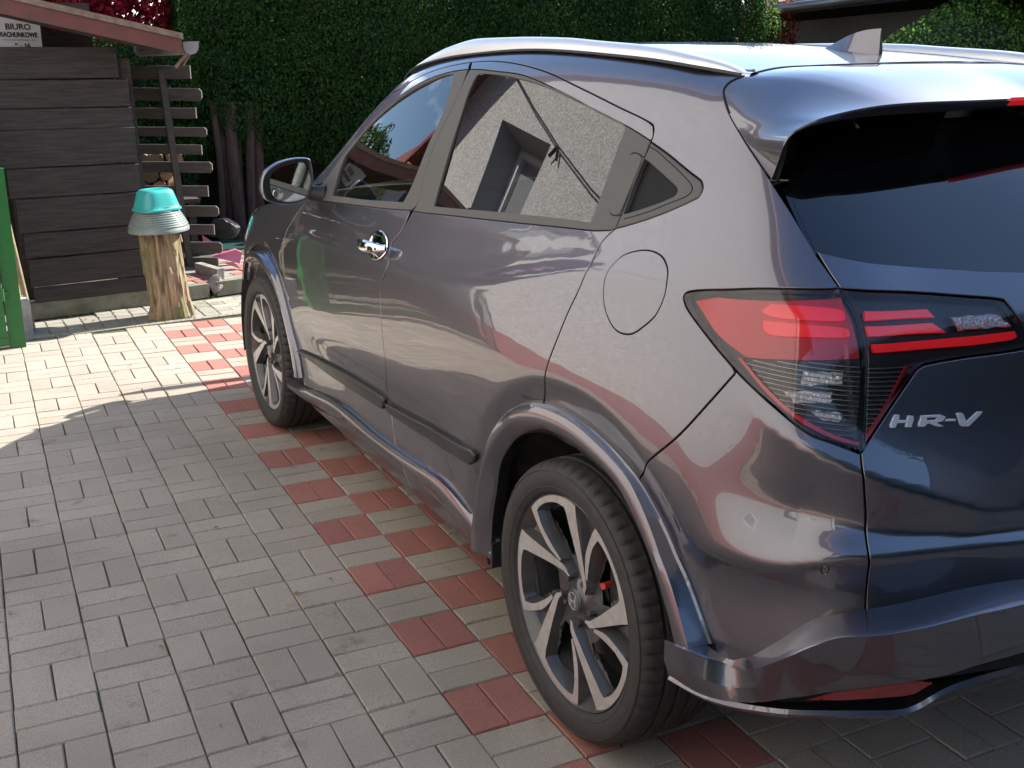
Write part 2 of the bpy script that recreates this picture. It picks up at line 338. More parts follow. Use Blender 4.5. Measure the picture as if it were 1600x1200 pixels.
TR = {"front_door_skin":[[5.776,0.551,1],[5.456,1.113,0],[5.379,2.457,0],[5.327,3.499,0],[5.412,4.546,0],[5.517,5.412,0],[5.543,6.901,0],[5.604,8.264,0],[5.81,9.221,0],[6.187,10.32,0],[6.614,10.657,1],[6.685,10.652,1],[7.418,10.55,0],[8.719,10.508,0],[10.192,10.544,0],[11.248,10.665,1],[11.14,9.601,0],[10.882,8.803,0],[10.995,7.78,0],[10.794,6.729,0],[10.74,5.845,0],[10.787,4.682,0],[10.86,3.761,0],[10.685,2.855,0],[10.78,2.302,0],[10.96,1.695,1],[11.6,0.566,1]],
"front_door_frame":[[6.218,12.212,1],[6.231,13.237,0],[7.913,15.149,0],[8.948,15.074,0],[9.859,15.28,0],[10.735,15.417,0],[11.496,15.473,1],[11.561,15.198,1],[11.235,15.185,0],[10.878,15.16,0],[10.153,15.023,0],[9.308,14.753,0],[8.475,14.451,0],[7.823,14.025,0],[7.183,13.371,0],[6.727,12.007,1]],
"front_trim":[[6.727,12.007,1],[7.183,13.371,0],[7.823,14.025,0],[8.475,14.451,0],[9.308,14.753,0],[10.153,15.023,0],[10.878,15.16,0],[11.235,15.185,0],[11.561,15.198,1],[11.588,14.57,0],[11.417,13.559,0],[11.305,12.599,0],[11.385,11.066,0],[11.248,10.665,1],[10.192,10.544,0],[8.719,10.508,0],[7.418,10.55,0],[6.685,10.652,1],[6.485,11.147,0]],
"front_glass":[[7.537,10.947,1],[7.328,12.999,0],[7.438,13.383,0],[8.008,14.056,0],[8.88,14.479,0],[9.545,14.725,0],[10.076,14.886,0],[10.696,15.043,0],[11.115,15.058,1],[11.253,14.11,0],[11.09,12.977,0],[10.986,11.709,0],[10.858,10.977,1],[9.228,10.872,0]],
"rear_door_skin":[[11.329,10.637,1],[12.537,10.705,0],[13.51,10.657,0],[14.88,10.524,0],[16.121,10.536,0],[16.637,10.66,0],[16.847,10.759,1],[16.723,10.422,0],[16.647,9.981,0],[16.649,9.223,0],[16.587,8.568,0],[16.435,7.862,0],[16.279,7.043,0],[16.127,6.297,0],[16.048,5.746,0],[15.867,5.082,1],[15.448,4.854,0],[14.949,4.358,0],[14.513,3.637,0],[14.325,3.064,0],[14.244,2.655,0],[14.197,2.14,0],[14.184,1.33,1],[14.3,0.505,1],[11.625,0.566,1],[10.96,1.695,0],[10.78,2.302,0],[10.685,2.855,0],[10.86,3.761,0],[10.787,4.682,0],[10.74,5.845,0],[10.794,6.729,0],[10.995,7.78,0],[10.882,8.803,0],[11.14,9.601,0]],
"rear_door_frame":[[11.557,15.479,1],[12.196,15.448,0],[13.024,15.294,0],[13.965,15.01,0],[14.94,14.583,0],[15.859,14.192,0],[16.693,13.953,0],[16.956,13.85,1],[17.055,13.605,0],[17.025,13.462,1],[16.109,13.772,0],[15.342,14.073,0],[14.423,14.497,0],[13.388,14.906,0],[12.503,15.063,0],[12.006,15.148,0],[11.651,15.189,1]],
"rear_trim":[[11.651,15.189,1],[12.006,15.148,0],[12.503,15.063,0],[13.388,14.906,0],[14.423,14.497,0],[15.342,14.073,0],[16.109,13.772,0],[17.025,13.462,1],[16.995,12.909,0],[16.882,11.612,0],[16.853,10.856,0],[16.847,10.759,1],[16.637,10.66,0],[16.121,10.536,0],[14.88,10.524,0],[13.51,10.657,0],[12.537,10.705,0],[11.329,10.637,1],[11.385,11.066,0],[11.305,12.599,0],[11.417,13.559,0],[11.588,14.57,0]],
"rear_glass_pane":[[11.985,11.016,1],[11.92,12.55,0],[11.88,14.051,0],[11.94,14.82,0],[12.03,15.003,1],[12.575,14.934,0],[13.075,14.844,0],[13.918,14.618,0],[15.055,14.152,0],[16.132,13.706,1],[16.166,12.424,0],[16.194,10.844,1],[14.898,10.89,0],[13.419,11.012,0]],
"hidden_handle":[[16.477,12.624,1],[16.519,12.905,0],[16.634,13.049,0],[16.784,13.073,0],[16.935,13.007,0],[16.995,12.909,1],[16.882,11.612,0],[16.853,11.277,1],[16.734,11.205,0],[16.626,11.222,0],[16.565,11.315,0],[16.485,11.866,0]],
"quarter_trim":[[17.059,13.432,1],[17.973,13.141,0],[19.139,12.731,0],[19.35,12.571,0],[19.375,12.418,0],[19.295,12.236,0],[19.074,12.104,0],[17.887,11.467,0],[16.969,10.876,0],[16.847,10.759,1],[16.853,10.856,1],[16.882,11.612,0],[16.995,12.909,0]],
"quarter_glass":[[17.014,12.965,1],[17.645,12.69,0],[18.332,12.4,1],[18.436,12.308,0],[18.395,12.175,0],[18.176,12.051,1],[17.514,11.686,0],[16.925,11.336,1]],
"quarter_skin":[[3.2,18.9,1],[3.9,16.5,0],[6.248,11.591,0],[6.231,13.237,0],[7.913,15.149,0],[8.948,15.074,0],[9.859,15.28,0],[10.735,15.417,0],[11.496,15.473,0],[12.196,15.448,0],[13.024,15.294,0],[13.965,15.01,0],[14.94,14.583,0],[15.859,14.192,0],[16.693,13.953,0],[16.893,13.894,0],[16.997,13.804,0],[17.055,13.605,0],[17.059,13.432,1],[17.973,13.141,0],[19.139,12.731,0],[19.35,12.571,0],[19.375,12.418,0],[19.295,12.236,0],[19.074,12.104,0],[17.887,11.467,0],[16.969,10.876,0],[16.847,10.759,1],[16.723,10.422,0],[16.647,9.981,0],[16.649,9.223,0],[16.587,8.568,0],[16.435,7.862,0],[16.279,7.043,0],[16.127,6.297,0],[16.048,5.746,0],[15.867,5.082,1],[16.183,5.091,0],[16.644,5.053,0],[17.057,4.925,0],[17.556,4.763,0],[18.206,4.434,0],[18.451,4.557,1],[18.466,4.618,1],[18.766,4.925,0],[19.603,5.967,0],[20.276,6.939,0],[20.92,7.859,1],[20.91,7.949,1],[20.316,8.358,0],[19.713,8.835,0],[19.527,9.065,0],[19.489,9.258,0],[19.668,9.415,0],[20.239,9.622,0],[21.452,9.915,0],[23.085,10.075,1],[22.849,10.495,0],[22.612,10.903,0],[22.52,11.096,0],[22.044,12.012,0],[21.529,12.78,0],[21.178,13.23,0],[20.458,13.998,0],[19.999,14.504,0],[19.702,14.991,0],[19.666,15.196,0],[19.868,15.455,0],[20.444,15.731,1],[20.7,16.0,1],[20.0,16.0,0],[19.0,16.0,0],[18.0,16.0,0],[17.0,16.0,0],[16.0,16.0,0],[15.0,16.0,0],[14.0,16.0,0],[13.0,16.0,0],[12.0,16.0,0],[11.0,16.0,0],[10.0,16.0,0],[9.0,16.0,0],[8.0,16.0,0],[7.0,16.0,0],[6.0,16.0,0],[5.0,16.0,0],[4.0,16.0,0],[3.2,16.0,1]],
"bumper_skin":[[18.466,4.618,1],[18.766,4.925,0],[19.603,5.967,0],[20.276,6.939,0],[20.92,7.859,1],[20.91,7.949,1],[21.116,7.817,0],[21.842,7.417,0],[22.539,7.064,0],[23.027,6.965,0],[23.623,6.832,1],[23.66,6.449,0],[23.87,5.688,0],[23.849,5.053,0],[23.865,4.771,0],[23.842,4.186,0],[23.802,3.631,1],[22.985,3.258,0],[22.447,3.057,0],[22.045,2.802,0],[21.561,2.453,0],[21.092,2.188,0],[20.207,1.916,1],[19.846,1.557,0],[19.652,2.26,0],[19.32,2.942,0],[18.911,3.335,0],[18.458,3.81,0],[18.244,4.185,0]],
"tailgate_skin":[[22.592,11.033,1],[22.835,10.983,0],[23.422,10.851,0],[23.869,10.765,0],[24.53,10.677,0],[25.23,10.584,0],[25.824,10.519,0],[26.461,10.451,0],[28.676,10.379,0],[30.594,10.373,1],[30.594,4.025,1],[29.008,4.024,0],[27.101,3.924,0],[25.937,3.945,0],[24.827,3.792,0],[23.802,3.631,1],[23.842,4.186,0],[23.865,4.771,0],[23.849,5.053,0],[23.87,5.688,0],[23.66,6.449,0],[23.623,6.832,1],[23.732,6.968,0],[24.691,8.049,0],[24.892,8.3,0],[25.01,8.377,0],[25.138,8.418,0],[25.807,8.507,0],[26.466,8.568,1],[27.368,8.664,1],[27.433,8.963,0],[27.236,9.276,1],[26.965,9.144,0],[26.631,9.618,0],[26.483,9.736,0],[25.73,9.842,0],[24.597,9.985,0],[23.085,10.075,1],[22.849,10.495,0]],
"rear_window":[[21.601,12.667,1],[22.044,12.012,0],[22.592,11.033,1],[22.835,10.983,0],[23.422,10.851,0],[23.869,10.765,0],[24.53,10.677,0],[25.23,10.584,0],[25.824,10.519,0],[26.461,10.451,0],[28.676,10.379,0],[30.594,10.373,1],[30.594,14.578,1],[26.793,14.541,0],[24.217,14.231,0],[22.626,13.619,0]],
"lamp_side":[[23.085,10.075,1],[21.452,9.915,0],[20.239,9.622,0],[19.668,9.415,0],[19.489,9.258,0],[19.527,9.065,0],[19.713,8.835,0],[20.316,8.358,0],[21.116,7.817,0],[21.842,7.417,0],[22.539,7.064,0],[23.027,6.965,0],[23.653,6.855,1],[23.085,10.075,1],[23.42,9.488,0],[23.601,8.932,0],[23.672,8.329,0],[23.683,7.618,0],[23.655,7.155,0],[23.653,6.855,1]],
"lamp_gate":[[23.143,10.061,1],[24.595,9.969,0],[25.729,9.827,0],[26.482,9.721,0],[26.631,9.603,0],[26.952,9.144,1],[27.187,9.249,0],[27.382,8.962,0],[27.313,8.698,1],[26.465,8.581,0],[25.806,8.52,0],[25.137,8.43,0],[25.009,8.389,0],[24.877,8.312,0],[24.675,8.062,1],[23.732,6.98,0],[23.685,6.9,1],[23.712,7.158,0],[23.74,7.62,0],[23.73,8.331,0],[23.659,8.934,0],[23.478,9.49,0]],
"L_red_side":[[19.635,9.175,1],[20.15,9.462,1],[23.082,9.93,1],[23.346,9.485,0],[23.528,8.975,0],[23.636,8.577,1],[22.456,8.444,0],[21.044,8.241,1],[20.294,8.563,0]],
"L_bar1":[[21.52,9.574,1],[22.368,9.634,0],[23.078,9.621,0],[23.224,9.479,0],[23.164,9.34,0],[22.387,9.285,0],[21.659,9.234,0],[21.327,9.329,0]],
"L_bar2":[[21.376,9.127,1],[22.393,9.189,0],[23.224,9.186,0],[23.346,9.076,0],[23.278,8.983,0],[22.415,8.907,0],[21.622,8.821,0],[21.398,8.925,0]],
"L_clear_side":[[21.013,8.184,1],[22.459,8.407,0],[23.635,8.441,1],[23.66,7.794,0],[23.628,7.076,1],[23.03,7.151,0],[22.538,7.277,0],[22.035,7.5,0],[21.488,7.879,0]],
"L_crys1":[[22.375,8.218,1],[23.245,8.284,1],[23.261,8.06,1],[22.348,7.951,1]],
"L_crys2":[[21.961,7.774,1],[23.03,7.9,1],[23.016,7.691,1],[22.225,7.602,1]],
"L_crys3":[[22.552,7.503,1],[23.276,7.539,1],[23.27,7.371,1],[22.829,7.356,1]],
"L_edge_side":[[20.913,8.184,1],[20.975,8.224,1],[21.605,7.761,0],[22.289,7.39,0],[23.03,7.151,0],[23.663,7.036,1],[23.66,6.973,1],[23.029,7.065,0],[22.245,7.305,0],[21.561,7.68,0]],
"L_gbar1":[[23.673,9.593,1],[24.575,9.584,0],[25.156,9.589,1],[25.307,9.387,1],[24.572,9.396,0],[23.703,9.367,1]],
"L_gbar2":[[23.706,9.241,1],[24.574,9.249,0],[25.256,9.263,1],[25.532,9.036,1],[24.58,9.038,0],[23.8,9.021,1]],
"L_gled":[[23.865,8.857,1],[25.115,8.889,0],[26.014,8.938,0],[26.844,9.01,1],[26.914,8.843,1],[26.022,8.753,0],[25.123,8.717,0],[23.933,8.688,1]],
"L_gwhite":[[25.586,9.375,1],[26.476,9.401,1],[26.768,9.126,1],[25.765,9.077,1]],
"L_gclear":[[23.784,8.422,1],[24.718,8.399,1],[24.307,7.795,0],[23.829,7.156,1]],
"L_gedge":[[24.716,8.422,1],[24.814,8.43,1],[24.367,7.749,0],[23.77,7.041,1],[23.774,7.146,1],[24.307,7.795,0]],
"g_quarter":[[17.095,13.297,0],[17.429,13.205,0],[17.804,13.049,0],[18.279,12.869,0],[18.762,12.649,0],[19.002,12.484,0],[19.01,12.327,0],[18.803,12.159,0],[18.176,11.865,0],[17.563,11.5,0],[16.993,11.162,0]],
"g_handle":[[17.001,12.999,0],[16.807,13.067,0],[16.657,13.071,0],[16.585,12.977,0],[16.533,12.652,0],[16.55,11.938,0],[16.563,11.378,0],[16.626,11.222,0],[16.766,11.213,0],[16.908,11.269,0]],
"H1":[[24.415,7.523,1],[24.564,7.509,1],[24.434,7.286,1],[24.281,7.286,1]],
"H2":[[24.732,7.49,1],[24.881,7.471,1],[24.805,7.273,1],[24.672,7.282,1]],
"H3":[[24.484,7.422,1],[24.826,7.396,1],[24.807,7.348,1],[24.46,7.369,1]],
"R1":[[25.024,7.471,1],[25.387,7.461,1],[25.491,7.417,1],[25.45,7.34,1],[25.307,7.314,1],[25.465,7.242,1],[25.345,7.244,1],[25.177,7.317,1],[25.13,7.32,1],[25.095,7.259,1],[24.945,7.27,1]],
"R1h":[[25.127,7.424,1],[25.346,7.415,1],[25.34,7.372,1],[25.103,7.377,1]],
"D1":[[25.513,7.376,1],[25.683,7.364,1],[25.668,7.319,1],[25.491,7.331,1]],
"V1":[[25.698,7.472,1],[25.813,7.471,1],[25.868,7.3,1],[26.082,7.473,1],[26.211,7.471,1],[25.914,7.211,1],[25.768,7.221,1]],
"fuel":[[17.755,10.226,0],[18.145,10.302,0],[18.526,10.178,0],[18.816,9.846,0],[18.938,9.461,0],[18.971,9.029,0],[18.827,8.532,0],[18.498,8.146,0],[18.154,7.879,0],[17.765,7.824,0],[17.469,8.02,0],[17.251,8.412,0],[17.155,8.942,0],[17.187,9.442,0],[17.374,9.931,0]],
"sensor":[[22.858,4.419,0],[22.936,4.527,0],[22.943,4.629,0],[22.862,4.643,0],[22.788,4.564,0],[22.777,4.445,0]],
"strip_front":[[6.121,2.546,1],[7.134,2.591,0],[8.608,2.702,0],[9.755,2.747,0],[10.555,2.746,1],[10.613,2.629,0],[10.5,2.389,1],[10.326,2.35,0],[9.226,2.314,0],[7.494,2.285,0],[6.097,2.424,1],[6.018,2.463,0]],
"strip_rear":[[10.668,2.617,1],[11.839,2.743,0],[13.146,2.94,0],[14.061,3.101,1],[14.16,3.0,0],[14.108,2.841,0],[13.998,2.712,1],[13.847,2.693,0],[12.803,2.509,0],[11.789,2.423,0],[10.809,2.383,1],[10.701,2.44,0]]}
DD = {"lip":[[-0.8863,-0.44,0.3664],[-0.8656,-0.5,0.3696],[-0.8254,-0.56,0.3679],[-0.7727,-0.635,0.3803],[-0.7056,-0.69,0.3894],[-0.6296,-0.735,0.3926],[-0.5831,-0.755,0.3928],[-0.559,-0.77,0.4121],[-0.5297,-0.785,0.4378],[-0.4589,-0.8,0.4514],[-0.3447,-0.815,0.4546]],
"ledge":[[-0.8561,-0.49,0.4579],[-0.8366,-0.55,0.4551],[-0.8439,-0.625,0.4948],[-0.8379,-0.69,0.5474],[-0.8088,-0.727,0.583],[-0.7794,-0.757,0.6068],[-0.7287,-0.8,0.6202],[-0.6504,-0.832,0.6318],[-0.5634,-0.857,0.6454],[-0.471,-0.88,0.6545]],
"seam":[[-0.8486,-0.4624,0.4514],[-0.8402,-0.5186,0.4658],[-0.827,-0.5714,0.4817],[-0.8123,-0.612,0.5192],[-0.7917,-0.6481,0.5626],[-0.7727,-0.6737,0.5951],[-0.7452,-0.7033,0.6167],[-0.6998,-0.7361,0.6325],[-0.6326,-0.7604,0.6401],[-0.5222,-0.7949,0.6575],[-0.4095,-0.8296,0.6659]],
"face":[[-0.8854,-0.455,0.3774],[-0.8784,-0.515,0.389],[-0.8441,-0.58,0.3977],[-0.7956,-0.655,0.4331],[-0.7385,-0.715,0.465],[-0.6737,-0.765,0.486],[-0.574,-0.81,0.5019],[-0.507,-0.83,0.5161],[-0.4053,-0.85,0.5264]],
"sill_top":[[-0.8394,2.2371,0.3092],[-0.8627,1.9791,0.3396],[-0.8624,1.8741,0.3547],[-0.8616,1.6857,0.3808],[-0.8615,1.4733,0.3803],[-0.8617,1.2764,0.374],[-0.8613,1.0962,0.3812],[-0.8611,0.9333,0.387],[-0.861,0.7824,0.4007],[-0.8651,0.6341,0.4037],[-0.8666,0.5634,0.3928],[-0.8633,0.534,0.355],[-0.859,0.5145,0.3387],[-0.8525,0.4798,0.3357],[-0.8466,0.4447,0.3371]],
"sill_low":[[-0.87,2.2432,0.2646],[-0.85,1.9007,0.2704],[-0.84,1.5418,0.2966],[-0.835,1.2761,0.3125],[-0.835,0.9992,0.3065],[-0.835,0.918,0.3028],[-0.84,0.7585,0.2949],[-0.845,0.6624,0.2959],[-0.855,0.5773,0.2747],[-0.865,0.4789,0.2754],[-0.875,0.3924,0.2837],[-0.875,0.381,0.281]],
"spo_edge":[[-0.687,-0.3951,1.3527],[-0.7033,-0.43,1.3961],[-0.7084,-0.445,1.4194],[-0.7071,-0.455,1.4367],[-0.7009,-0.465,1.4482],[-0.6915,-0.475,1.4562],[-0.6645,-0.5,1.4721],[-0.5882,-0.525,1.4883],[-0.5047,-0.547,1.4957],[-0.363,-0.57,1.4994],[-0.2632,-0.585,1.5023]],
"spo_seam":[[-0.6863,-0.3961,1.3528],[-0.681,-0.3527,1.3821],[-0.6671,-0.2727,1.4342],[-0.6543,-0.2202,1.4695],[-0.6375,-0.1803,1.5016],[-0.6288,-0.1702,1.5138],[-0.6141,-0.1729,1.5275],[-0.5916,-0.1923,1.5388]],
"spo_under":[[-0.6881,-0.42,1.392],[-0.6842,-0.43,1.4314],[-0.6631,-0.445,1.4475],[-0.6249,-0.46,1.4587],[-0.5346,-0.475,1.469],[-0.4333,-0.485,1.4736],[-0.2679,-0.495,1.4787],[-0.148,-0.5,1.4809]],
"rail_up":[[-0.578,1.4785,1.5564],[-0.578,1.2485,1.6104],[-0.578,0.9975,1.634],[-0.578,0.7733,1.6329],[-0.578,0.5162,1.6259],[-0.578,0.3472,1.615],[-0.578,0.1461,1.6017],[-0.578,-0.0317,1.5795],[-0.578,-0.1375,1.5599],[-0.578,-0.1831,1.5456]],
"rail_low":[[-0.6,1.3699,1.5603],[-0.6,1.1136,1.5946],[-0.6,0.8769,1.6054],[-0.6,0.6678,1.6027],[-0.6,0.4227,1.5904],[-0.6,0.2097,1.5727],[-0.6,0.0231,1.5572],[-0.6,-0.1416,1.5447],[-0.6,-0.2018,1.5438]]}
# ------------------------------------------------------------------ the car (origin on the ground under the rear axle, nose towards +y)
M = {}
def paint():
    m = mat('car_paint', (.13,.12,.145), rough=.38, metal=1.0, coat=1.0, coat_rough=.012)
    m.node_tree.nodes['Principled BSDF'].inputs['Coat IOR'].default_value = 1.74
    n, l = m.node_tree.nodes, m.node_tree.links; p = n['Principled BSDF']
    t = n.new('ShaderNodeTexCoord'); v = n.new('ShaderNodeTexNoise'); v.inputs['Scale'].default_value = 3.0; v.inputs['Detail'].default_value = 8
    l.new(t.outputs['Object'], v.inputs['Vector'])
    r = n.new('ShaderNodeMapRange'); r.inputs['From Min'].default_value = .35; r.inputs['From Max'].default_value = .75; r.inputs['To Min'].default_value = .008; r.inputs['To Max'].default_value = .045
    l.new(v.outputs['Fac'], r.inputs['Value']); l.new(r.outputs['Result'], p.inputs['Coat Roughness'])
    fl = n.new('ShaderNodeTexVoronoi'); fl.inputs['Scale'].default_value = 2600; l.new(t.outputs['Object'], fl.inputs['Vector'])
    mr = n.new('ShaderNodeMix'); mr.data_type = 'RGBA'; mr.inputs['A'].default_value = (.102,.098,.116,1); mr.inputs['B'].default_value = (.160,.153,.176,1)
    l.new(fl.outputs['Color'], mr.inputs['Factor']); l.new(mr.outputs['Result'], p.inputs['Base Color'])
    # very slight waviness of pressed steel and clear coat
    nb = n.new('ShaderNodeTexNoise'); nb.inputs['Scale'].default_value = 9; nb.inputs['Detail'].default_value = 1
    l.new(t.outputs['Object'], nb.inputs['Vector']); b = n.new('ShaderNodeBump'); b.inputs['Distance'].default_value = .0004
    l.new(nb.outputs['Fac'], b.inputs['Height']); l.new(b.outputs['Normal'], p.inputs['Coat Normal'])
    return m
M['paint'] = paint()
M['trim'] = mat('grey_plastic_trim', (.105,.100,.088), rough=.55, spec=.3, noise=.12, scale=300, bump=.0002, bscale=900)
M['black'] = mat('black_plastic', (.018,.018,.019), rough=.5)
M['shell'] = mat('underbody_black', (.008,.008,.008), rough=.9)
M['gloss'] = mat('gloss_black', (.01,.01,.012), rough=.08)
M['strip'] = mat('textured_moulding', (.024,.024,.024), rough=.34, noise=.1, scale=400, bump=.0003, bscale=700)
M['tyre'] = mat('tyre_rubber', (.019,.018,.018), rough=.68, noise=.35, scale=30, col2=(.034,.032,.029), bump=.0004, bscale=120)
M['rimdark'] = mat('rim_dark_grey', (.035,.036,.040), rough=.30, coat=.6, noise=.3, scale=25, col2=(.06,.058,.055))
M['rimface'] = mat('rim_machined_face', (.60,.59,.58), rough=.34, metal=.5, noise=.25, scale=40, col2=(.42,.39,.35), rvar=.08)
M['disc'] = mat('brake_disc', (.28,.26,.25), rough=.35, metal=1.0, noise=.3, scale=60)
M['rustred'] = mat('red_bleed_cap', (.45,.03,.02), rough=.5)
M['chrome'] = mat('chrome', (.86,.86,.88), rough=.05, metal=1.0)
M['satin'] = mat('satin_rail', (.80,.79,.76), rough=.28, metal=.6)
M['redglass'] = mat('lamp_red', (.60,.012,.018), rough=.25, coat=.5, noise=.15, scale=90)
M['redbar'] = mat('lamp_red_light_guide', (.75,.03,.035), rough=.2, coat=.6, emit=(.8,.01,.02,.10))
M['refl'] = mat('dark_red_reflector', (.30,.008,.012), rough=.15, coat=.6, noise=.4, scale=70)
M['badge'] = mat('badge_silver', (.72,.72,.74), rough=.28, metal=.55)
M['lampdark'] = mat('lamp_dark_housing', (.022,.022,.024), rough=.3, noise=.2, scale=80)
M['ribs'] = mat('lamp_ribs', (.36,.36,.35), rough=.25, metal=.6)
M['crystal'] = mat('lamp_crystal_reflector', (.92,.91,.88), rough=.22, metal=.45)
M['seat'] = mat('dark_seat_cloth', (.030,.030,.033), rough=.9, noise=.2, scale=120)
M['liner'] = mat('wheel_arch_liner', (.014,.013,.012), rough=.85, noise=.5, scale=14, col2=(.04,.034,.028), bump=.002, bscale=50)
def tinted(name, tint, base, mix_t):
    # window glass: mirror-like by fresnel over a tinted see-through body
    m = bpy.data.materials.new(name); m.use_nodes = True; n, l = m.node_tree.nodes, m.node_tree.links; n.clear()
    o = n.new('ShaderNodeOutputMaterial'); g = n.new('ShaderNodeBsdfGlossy'); g.inputs['Roughness'].default_value = .0
    g.inputs['Color'].default_value = (1,1,1,1)
    tr = n.new('ShaderNodeBsdfTransparent'); tr.inputs['Color'].default_value = (*tint, 1)
    d = n.new('ShaderNodeBsdfDiffuse'); d.inputs['Color'].default_value = (*base, 1)
    mm = n.new('ShaderNodeMixShader'); mm.inputs[0].default_value = mix_t; l.new(d.outputs[0], mm.inputs[1]); l.new(tr.outputs[0], mm.inputs[2])
    fr = n.new('ShaderNodeFresnel'); fr.inputs['IOR'].default_value = 1.85
    ms = n.new('ShaderNodeMixShader'); l.new(fr.outputs[0], ms.inputs[0]); l.new(mm.outputs[0], ms.inputs[1]); l.new(g.outputs[0], ms.inputs[2])
    l.new(ms.outputs[0], o.inputs['Surface'])
    return m
M['glass_f'] = tinted('front_side_glass', (.62,.70,.67), (.01,.012,.012), .93)
M['glass_r'] = tinted('privacy_glass', (.10,.11,.12), (.008,.009,.011), .7)
def _ior(m, v): m.node_tree.nodes['Fresnel'].inputs['IOR'].default_value = v; return m
M['lens'] = tinted('lamp_lens', (.97,.95,.96), (.02,.0,.0), .99)
_ior(M['lens'], 1.5)
M['lens_red'] = tinted('lamp_lens_red', (.85,.30,.34), (.05,.0,.0), .96)

def dens(poly, step=.22):
    # poly: (u, v, corner) -> smooth dense uv polyline
    n = len(poly); cs = [i for i in range(n) if poly[i][2]]
    P = [np.array(p[:2], float) for p in poly]
    if not cs: segs = None
    out = []
    def sub(pts, closed=False):
        q = catmull(pts, 8, closed)
        return q
    if len(cs) == 0:
        out = sub(P, True)
    else:
        for a, b in zip(cs, cs[1:]+[cs[0]+n]):
            idx = [k % n for k in range(a, b+1)]
            pts = [P[k] for k in idx]
            q = sub(pts) if len(pts) > 2 else [pts[0]+(pts[1]-pts[0])*t for t in np.linspace(0, 1, 9)]
            out += q[:-1]
    Q = np.array(out); S = surf(Q[:,0], Q[:,1])
    keep = [0]
    for i in range(1, len(Q)):
        if np.linalg.norm(S[i]-S[keep[-1]]) > .0045: keep.append(i)
    if np.linalg.norm(S[keep[-1]]-S[keep[0]]) < .003: keep.pop()
    return Q[keep]
def inset(Q, gap):
    S = surf(Q[:,0], Q[:,1]); N = surfn(Q[:,0], Q[:,1]); e = .01
    Pu = (surf(Q[:,0]+e, Q[:,1])-surf(Q[:,0]-e, Q[:,1]))/(2*e); Pv = (surf(Q[:,0], Q[:,1]+e)-surf(Q[:,0], Q[:,1]-e))/(2*e)
    area = .5*np.sum(Q[:,0]*np.roll(Q[:,1], -1)-np.roll(Q[:,0], -1)*Q[:,1])
    T = np.roll(S, -1, 0)-np.roll(S, 1, 0); T /= np.linalg.norm(T, axis=1)[:,None]+1e-9
    D = np.cross(N, T); out = []
    # choose the sign so that the step goes into the polygon
    c = np.stack([Pu, Pv], 2)
    duv = np.array([np.linalg.lstsq(c[i], D[i], rcond=None)[0] for i in range(len(Q))])
    nrm = np.stack([-(np.roll(Q[:,1], -1)-np.roll(Q[:,1], 1)), np.roll(Q[:,0], -1)-np.roll(Q[:,0], 1)], 1)*np.sign(area)
    sg = np.sign(np.median(np.sum(duv*nrm, 1)))
    R = Q+duv*sg*gap
    R[Q[:,0] >= UC-1e-4, 0] = UC
    R[:,1] = np.clip(R[:,1], 0, NV)
    return R
def inside(P, poly):
    x, y = P[:,0], P[:,1]; r = np.zeros(len(P), bool); n = len(poly)
    for i in range(n):
        x1, y1 = poly[i]; x2, y2 = poly[(i+1) % n]
        c = ((y1 > y) != (y2 > y)); 
        with np.errstate(divide='ignore', invalid='ignore'): xi = (x2-x1)*(y-y1)/(y2-y1)+x1
        r ^= c & (x < xi)
    return r
BUILT = {}
